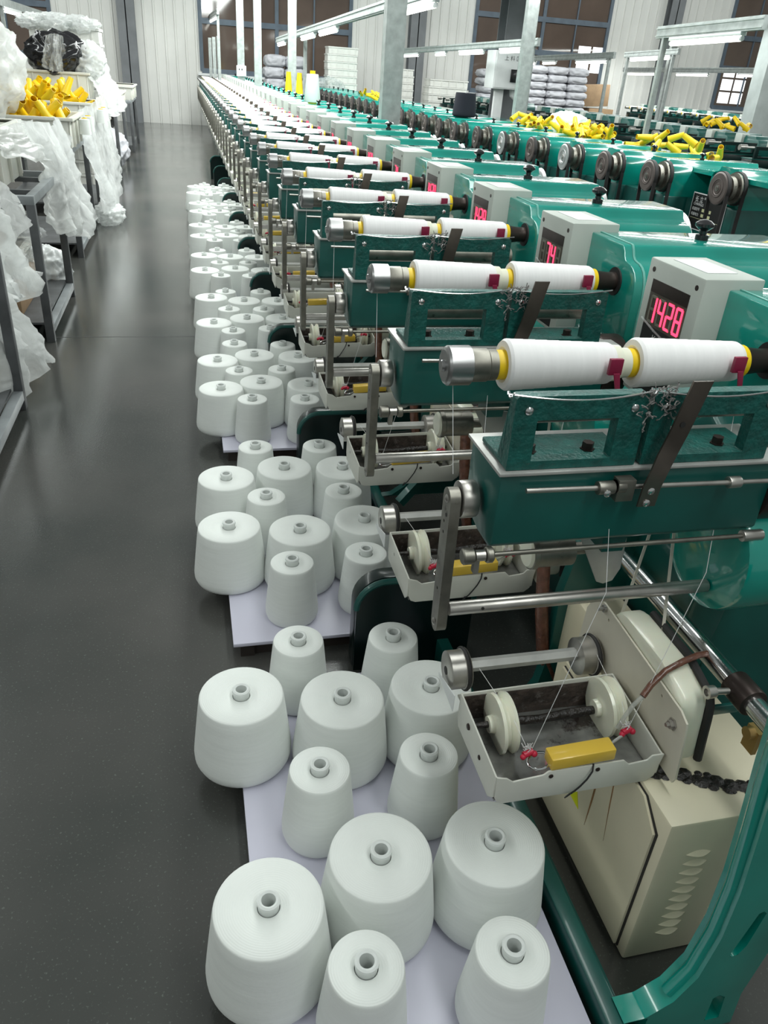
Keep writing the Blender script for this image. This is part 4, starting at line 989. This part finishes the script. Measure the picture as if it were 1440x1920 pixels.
heap(3.75, 4.1, 8.6, 9.8, 1.045, 24, 'loose yellow winding tube scattered on the second row beyond the heap', 'yellow tubes beyond the heap')
heap(4.0, 4.3, 5.9, 7.1, 1.045, 18, 'loose yellow winding tube lying on the second row near the right', 'yellow tubes near the right')
heap(4.02, 4.15, 4.75, 4.95, 1.045, 4, 'loose yellow winding tube at the right edge on the nearest second-row machine', 'yellow tubes at the right edge')
heap(3.2, 3.6, 14.2, 16.0, 1.045, 14, 'loose yellow winding tube far down the second row before the crates', 'yellow tubes far down the second row')
heap(6.75, 7.05, 9.3, 10.6, 1.13, 12, 'loose yellow winding tube on the third row', 'yellow tubes on the third row')
M_shelf = pm('grey_steel_shelf', (0.3, 0.33, 0.32), 0.5, 0.2)
for nm, (xa, xb, ya, yb, z) in {'second row': (3.66, 4.4, 4.6, 21.5, 1.0)}.items():
    t = tag(P('steel_shelf', MB().box(xa, xb, ya, yb, z, z + .03), M_teal), 'long green ledge behind the second row, where yellow tubes lie', 'ledge')
for (x, y, cz, col, lab) in ((6.72, 17.60, 1.13, M_yellow, 'upright yellow tube before the sacks, left one'), (7.00, 18.25, 1.13, M_yellow, 'upright yellow tube before the sacks, right one'),
                             (1.45, 12.09, 1.19, M_yellow, 'upright yellow tube by the left window pile'), (1.52, 11.49, 1.19, M_yellow, 'upright yellow tube by the left window pile, right one'),
                             (12.1, 16.4, 1.19, M_yellow, 'upright yellow tube on the farthest row by the wall')):
    o = P('paper_tube', MB().lathe((0, 0, 0), (0, 0, 1), [(0, .05), (.24, .03), (.24, .02)], 14), col); o.location = (x, y, cz - .02); tag(o, lab, 'tube')
for (x, y, cz, m_, lab) in ((7.6, 13.2, 1.17, M_black_yarn, 'dark thread cone standing on the third row, leftmost'), (8.3, 11.5, 1.17, M_black_yarn, 'dark thread cone standing on the third row, middle'), (7.4, 10.6, 1.17, M_black_yarn, 'dark thread cone standing on the third row, rightmost')):
    pass

# ------------------------------------------------------------------ left side: racks, bins, bags
def rack(y0, y1, x0, x1, h, label, low=True):
    R = E('steel_rack', (x1, y0, 0), label, 'rack'); o = (x1, y0, 0); t = .045
    for (x, y) in ((x1 - t, y0), (x1 - t, y1 - t), (x0, y0), (x0, y1 - t)):
        P('leg', MB().box(x, x + t, y, y + t, 0, h - t), M_rackd, R, .002, o)
    P('top_frame', MB().box(x0, x1, y0, y0 + t, h - t, h).box(x0, x1, y1 - t, y1, h - t, h).box(x1 - t, x1, y0 + t, y1 - t, h - t, h).box(x0, x0 + t, y0 + t, y1 - t, h - t, h), M_rackp, R, .002, o)
    if low: P('lower_frame', MB().box(x1 - t, x1, y0 + t, y1 - t, .05, .05 + t).box(x0, x0 + t, y0 + t, y1 - t, .05, .05 + t).box(x0 + t, x1 - t, y1 - t, y1, .05, .05 + t), M_rackp, R, .002, o)
    P('shelf', MB().box(x0 + .01, x1 - t - .002, y0 + .02, y1 - .02, .10, .112), M_rackd, R, 0, o)
    P('top_slat', MB().box(x0 + t, x1 - t, y0 + .25, y0 + .29, h - .03, h - .005), M_rackd, R, 0, o)
    P('top_slat', MB().box(x0 + t, x1 - t, y1 - .3, y1 - .26, h - .03, h - .005), M_rackd, R, 0, o)
    return R
rack(2.70, 3.72, -1.75, -.80, .80, 'grey steel rack nearest on the left, cut by the frame edge and covered in plastic')
rack(4.70, 5.76, -1.75, -.80, .80, 'grey steel rack second on the left, with red bag on its low shelf')
rack(6.95, 8.20, -1.75, -.86, .82, 'dark steel rack third on the left, under the bin of yellow tubes')
rack(8.95, 10.4, -1.85, -.86, .82, 'dark steel rack fourth on the left, under the second yellow tube bin')
rack(12.2, 14.0, -1.6, -.86, .80, 'dark steel table beyond the plastic, under white troughs', False)
rack(15.2, 17.0, -1.6, -.82, .80, 'farthest dark steel table before the back wall', False)
def bin_(x0, x1, y0, y1, z0, h, label, ribs=5):
    o = ((x0 + x1) / 2, (y0 + y1) / 2, z0); R = E('plastic_bin', o, label, 'bin'); t = .012; mb = MB()
    tp = .03
    # tapered walls
    for s in (0, 1):
        a = [(x0 + tp, z0), (x1 - tp, z0), (x1, z0 + h), (x0, z0 + h)]
        ya, yb = (y0, y0 + t) if s == 0 else (y1 - t, y1); mb.prism(a, 'y', ya, yb)
    mb.prism([(y0, z0), (y1, z0), (y1, z0 + h), (y0, z0 + h)], 'x', x0 + tp * .4, x0 + tp * .4 + t)
    mb.prism([(y0, z0), (y1, z0), (y1, z0 + h), (y0, z0 + h)], 'x', x1 - tp * .4 - t, x1 - tp * .4)
    mb.box(x0 + tp, x1 - tp, y0 + t, y1 - t, z0, z0 + t)
    P('bin_body', mb, M_bin, R, .002, o)
    P('rim', MB().box(x0 - .02, x1 + .02, y0 - .02, y0 + t, z0 + h - .02, z0 + h + .004).box(x0 - .02, x1 + .02, y1 - t, y1 + .02, z0 + h - .02, z0 + h + .004).box(x0 - .02, x0 + t, y0, y1, z0 + h - .02, z0 + h + .004).box(x1 - t, x1 + .02, y0, y1, z0 + h - .02, z0 + h + .004), M_bin, R, .003, o)
    rb = MB()
    for k in range(ribs): x = x0 + tp + (x1 - x0 - 2 * tp) * (k + .5) / ribs; rb.box(x - .006, x + .006, y0 - .012, y0, z0, z0 + h - .02)
    for k in range(3): y = y0 + (y1 - y0) * (k + .5) / 3; rb.box(x1 - .012, x1 + .006, y - .006, y + .006, z0, z0 + h - .02)
    P('rib', rb, M_bin, R, .001, o)
    return R
bin_(-1.72, -.84, 7.0, 7.75, .82, .21, 'white plastic bin full of yellow tubes, nearer of the two')
bin_(-1.72, -.87, 9.0, 9.7, .82, .22, 'white plastic bin of yellow tubes behind the nearer one')
bin_(-1.75, -.95, 9.85, 10.35, 1.04, .24, 'empty white plastic bin set above the second bin, below the black bag')
bin_(-1.70, -.98, 4.78, 5.62, .80, .30, 'translucent white tub on the second rack, wrapped in plastic', 3)
bin_(-1.5, -.98, 4.85, 5.45, .32, .12, 'small white basin on the lower shelf of the second rack', 2)
bin_(-1.62, -.82, 12.3, 13.8, .80, .20, 'white trough on the table beyond the plastic sheets', 4)
bin_(-1.60, -.80, 15.3, 16.9, .80, .20, 'farthest white trough before the back wall', 4)
tag(P('support_crate', MB().box(-1.5, -.98, 4.85, 5.45, .112, .32), M_card, None, .01), 'brown box under the small basin on the second rack', 'box')
heap(-1.66, -.92, 7.10, 7.62, .93, 62, 'yellow winding tube in the nearer white bin', 'yellow tubes in the nearer bin', 1.25, .17, (.5, 1.4))
heap(-1.66, -.95, 9.08, 9.6, .95, 50, 'yellow winding tube in the second white bin', 'yellow tubes in the second bin', 1.25, .19, (.5, 1.4))
crate_stack(-1.28, 11.2, .75, .5, 0, 1.72, 11, 'white crate of the plastic-wrapped stack behind the black bag', 'plastic-wrapped crate stack on the left')

def drape(name, top, bot, nv, mat, label, seed=0, fold=.03, wave=9, cat='plastic sheet', thick=.0015, jag=.05):
    """hanging plastic sheet between a top polyline and a bottom polyline"""
    nu = 46; rnd = random.Random(seed)
    def samp(pl, t):
        n = len(pl) - 1; i = min(int(t * n), n - 1); f = t * n - i
        return Vector(pl[i]).lerp(Vector(pl[i + 1]), f)
    vs = []; fs = []
    for j in range(nv + 1):
        t = j / nv
        for i in range(nu + 1):
            u = i / nu; p_ = samp(top, u).lerp(samp(bot, u), t)
            p_.z -= (jag * noise.noise(Vector((u * 9, seed, 3)))) * t
            f_ = fold * (.35 + t) * (noise.noise(Vector((u * wave, t * 1.6, seed * 3.7))) * 1.6 + .6 * noise.noise(Vector((u * wave * 2.7, t * 4, seed + 9))) + .4 * (1 - 2 * abs(noise.noise(Vector((u * wave * 1.5 + t * 3, t * 7, seed + 4))))))
            p_ += Vector((f_, f_ * .8, .25 * fold * noise.noise(Vector((u * 8, t * 8, seed)))))
            if p_.z < .006: p_.z = .006 + .004 * abs(noise.noise(p_ * 20))
            vs.append(p_)
    c = vs[len(vs) // 2].copy(); c.z = min(v.z for v in vs)
    for j in range(nv):
        for i in range(nu): a = j * (nu + 1) + i; fs.append((a, a + 1, a + nu + 2, a + nu + 1))
    me = bpy.data.meshes.new(name); me.from_pydata([v - c for v in vs], [], fs); me.materials.append(mat)
    for f_ in me.polygons: f_.use_smooth = True
    o = bpy.data.objects.new(name, me); COL.objects.link(o); o.location = c
    tag(o, label, cat); return o
drape('plastic_sheet', [(-1.65, 3.0, 1.0), (-1.2, 3.3, 1.06), (-.98, 3.6, 1.0), (-.95, 3.95, .92), (-1.1, 4.3, 1.0)], [(-1.5, 3.0, .25), (-1.15, 3.2, .15), (-.90, 3.62, .07), (-.83, 3.9, .10), (-.87, 4.25, .22)], 46, M_bag, 'long crumpled clear plastic hanging to the floor at the left frame edge', 1, .09, 8)
drape('plastic_sheet', [(-1.5, 3.9, 1.15), (-1.2, 4.1, 1.16), (-1.0, 4.3, 1.05), (-.85, 4.35, .85)], [(-1.3, 3.8, .5), (-1.0, 3.95, .42), (-.86, 4.1, .4), (-.80, 4.3, .5)], 36, M_bag, 'bunched white plastic just above the long hanging sheet on the left', 12, .10, 8)
drape('plastic_sheet', [(-1.7, 4.76, 1.12), (-1.3, 4.74, 1.11), (-1.0, 4.80, 1.10), (-.90, 5.3, 1.11), (-.90, 5.70, 1.10)], [(-1.7, 4.70, .86), (-1.3, 4.68, .95), (-.98, 4.72, 1.00), (-.86, 5.2, .92), (-.84, 5.75, .86)], 26, M_bag, 'plastic film loosely covering the tub on the second rack', 2, .04, 6)
drape('plastic_bag', [(-.93, 5.3, 1.12), (-.84, 5.55, 1.10), (-.80, 5.85, 1.06), (-.85, 6.1, 1.10)], [(-.80, 5.45, .55), (-.72, 5.60, .44), (-.66, 5.75, .40), (-.74, 5.95, .52)], 40, M_bag, 'clear bag hanging down from the far corner of the second rack', 3, .07, 6, 'bag')
drape('plastic_bag', [(-1.7, 5.9, 1.04), (-1.3, 5.85, 1.06), (-.95, 5.9, 1.05), (-.84, 6.3, 1.00)], [(-1.6, 6.5, 1.00), (-1.3, 6.5, .96), (-.95, 6.45, .92), (-.8, 6.5, .86)], 24, M_bag, 'loose clear film lying before the yellow tube bin', 14, .05, 6, 'bag')
drape('plastic_sheet', [(-.87, 7.9, 1.04), (-.82, 8.4, 1.06), (-.80, 9.2, 1.10), (-.80, 10.0, 1.12)], [(-.80, 7.9, .32), (-.74, 8.3, .10), (-.70, 8.8, .12), (-.72, 9.6, .42)], 46, M_bag, 'long clear plastic curtain falling from the bins to the wet floor', 4, .05, 11)
drape('plastic_sheet', [(-.96, 9.9, 1.30), (-.90, 10.4, 1.34), (-.88, 11.0, 1.38), (-.90, 11.5, 1.3)], [(-.84, 9.7, .95), (-.80, 10.3, .85), (-.78, 10.9, .85), (-.80, 11.4, .9)], 36, M_bag, 'clear plastic wrapping the side of the left crate stack', 5, .09, 8)
def bag(c, r, sc, label, seed, mat=M_bag, cat='bag', name='plastic_bag', amp=.22, freq=2.0, cut=None):
    o = crumple(name, c, r, sc, mat, seed, amp, freq, 5, cut); tag(o, label, cat); return o
bag((-1.50, 7.0, 1.36), .31, (1.0, 1.0, 1.05), 'huge bunched white plastic bag heap at the upper left edge', 21, amp=.2)
bag((-1.25, 9.95, 1.44), .17, (1.4, .9, 1.0), 'shiny black bundle wrapped in clear plastic on the upper bin', 22, M_black, name='wrapped_bundle', cat='bundle', amp=.24, freq=1.3)
fs = drape('clear_film', [(-1.30, 9.70, 1.60), (-1.22, 9.72, 1.62), (-1.14, 9.74, 1.60)], [(-1.36, 9.72, 1.30), (-1.25, 9.70, 1.28), (-1.20, 9.74, 1.30)], 20, M_bagthin, 'clear film stretched down over the black bundle', 41, .03, 12)
for i_, (x_, w_) in enumerate(((-1.58, .10), (-1.34, .12), (-1.08, .11))):
    bag((x_, 11.0, 1.74), w_, (1.25, 1.0, .55), 'ruffled clear plastic on top of the left crate stack, %s piece' % ('left', 'middle', 'right')[i_], 50 + i_, amp=.45)
bag((-.98, 10.1, 1.40), .15, (1.0, 1.2, .9), 'crumpled plastic beside the black bundle at the corner of the bin', 25, amp=.3)
bag((-1.0, 5.9, .14), .17, (.9, 1.1, .8), 'white plastic bag standing on the floor behind the second rack', 26, M_white, amp=.15, cut=-.13)
bag((-1.2, 5.05, .21), .10, (1.5, 1.3, .85), 'dark red cloth bag on the low shelf of the second rack', 27, M_red, amp=.12)
bag((-1.02, 5.25, .30), .075, (1.1, 1.1, .9), 'small knotted clear bag on top of the red cloth bag', 28, M_bagthin, amp=.25)
bag((-1.15, 5.2, .50), .16, (1.3, 1.2, .8), 'crumpled clear plastic heaped in the small basin', 29, M_bagthin, amp=.3)
bag((-1.1, 13.0, .26), .25, (1.1, 1.6, 1.0), 'white sack lying under the trough table', 30, M_sack, amp=.12, cut=-.25)
bag((-1.2, 13.3, .62), .16, (1.3, 1.6, .9), 'black bag hanging under the trough table', 31, M_rubber, amp=.12)
bag((-.76, 8.5, .10), .11, (1.0, 1.8, .75), 'crumpled clear plastic gathered on the floor below the curtain', 32, amp=.3, cut=-.095)
bag((3.4, 20.6, .96), .3, (1.2, .6, .8), 'clear plastic pulled around the base of the tall crate stack', 33, M_bagthin, amp=.3)
bag((4.05, 8.5, 1.10), .13, (1.2, 1.1, .8), 'bunched white plastic beside the yellow tubes by the leaning post', 34, amp=.25)
bag((4.3, 9.2, 1.10), .13, (1.3, 1.2, .8), 'bunched white plastic right behind the leaning post', 35, amp=.25)
tag(P('cardboard_sheet', MB().box(-.005, .005, -.2, .2, 0, .46), M_card), 'bent brown cardboard standing inside the second rack', 'cardboard').location = (-1.12, 5.4, .112)
for i, (x, y) in enumerate(((-.80, 7.30), (-.80, 7.60), (-.78, 8.62), (-.78, 8.9))):
    R = E('thread_cone', (x + .03, y, .90)); tag(R, 'small white thread cone hanging in the plastic beside the yellow tube bins, %s' % ['nearest', 'second', 'third', 'farthest'][i], 'thread cone', 'thread cones beside the bins')
    P('yarn', MB().lathe((0, 0, 0), (0, 0, 1), [(0, .02), (0, .045), (.11, .04), (.115, .02)], 20), M_yarn, R)
    P('yellow_tube', MB().cyl((0, 0, .11), (0, 0, .12), .022, n=14), M_yellow, R)
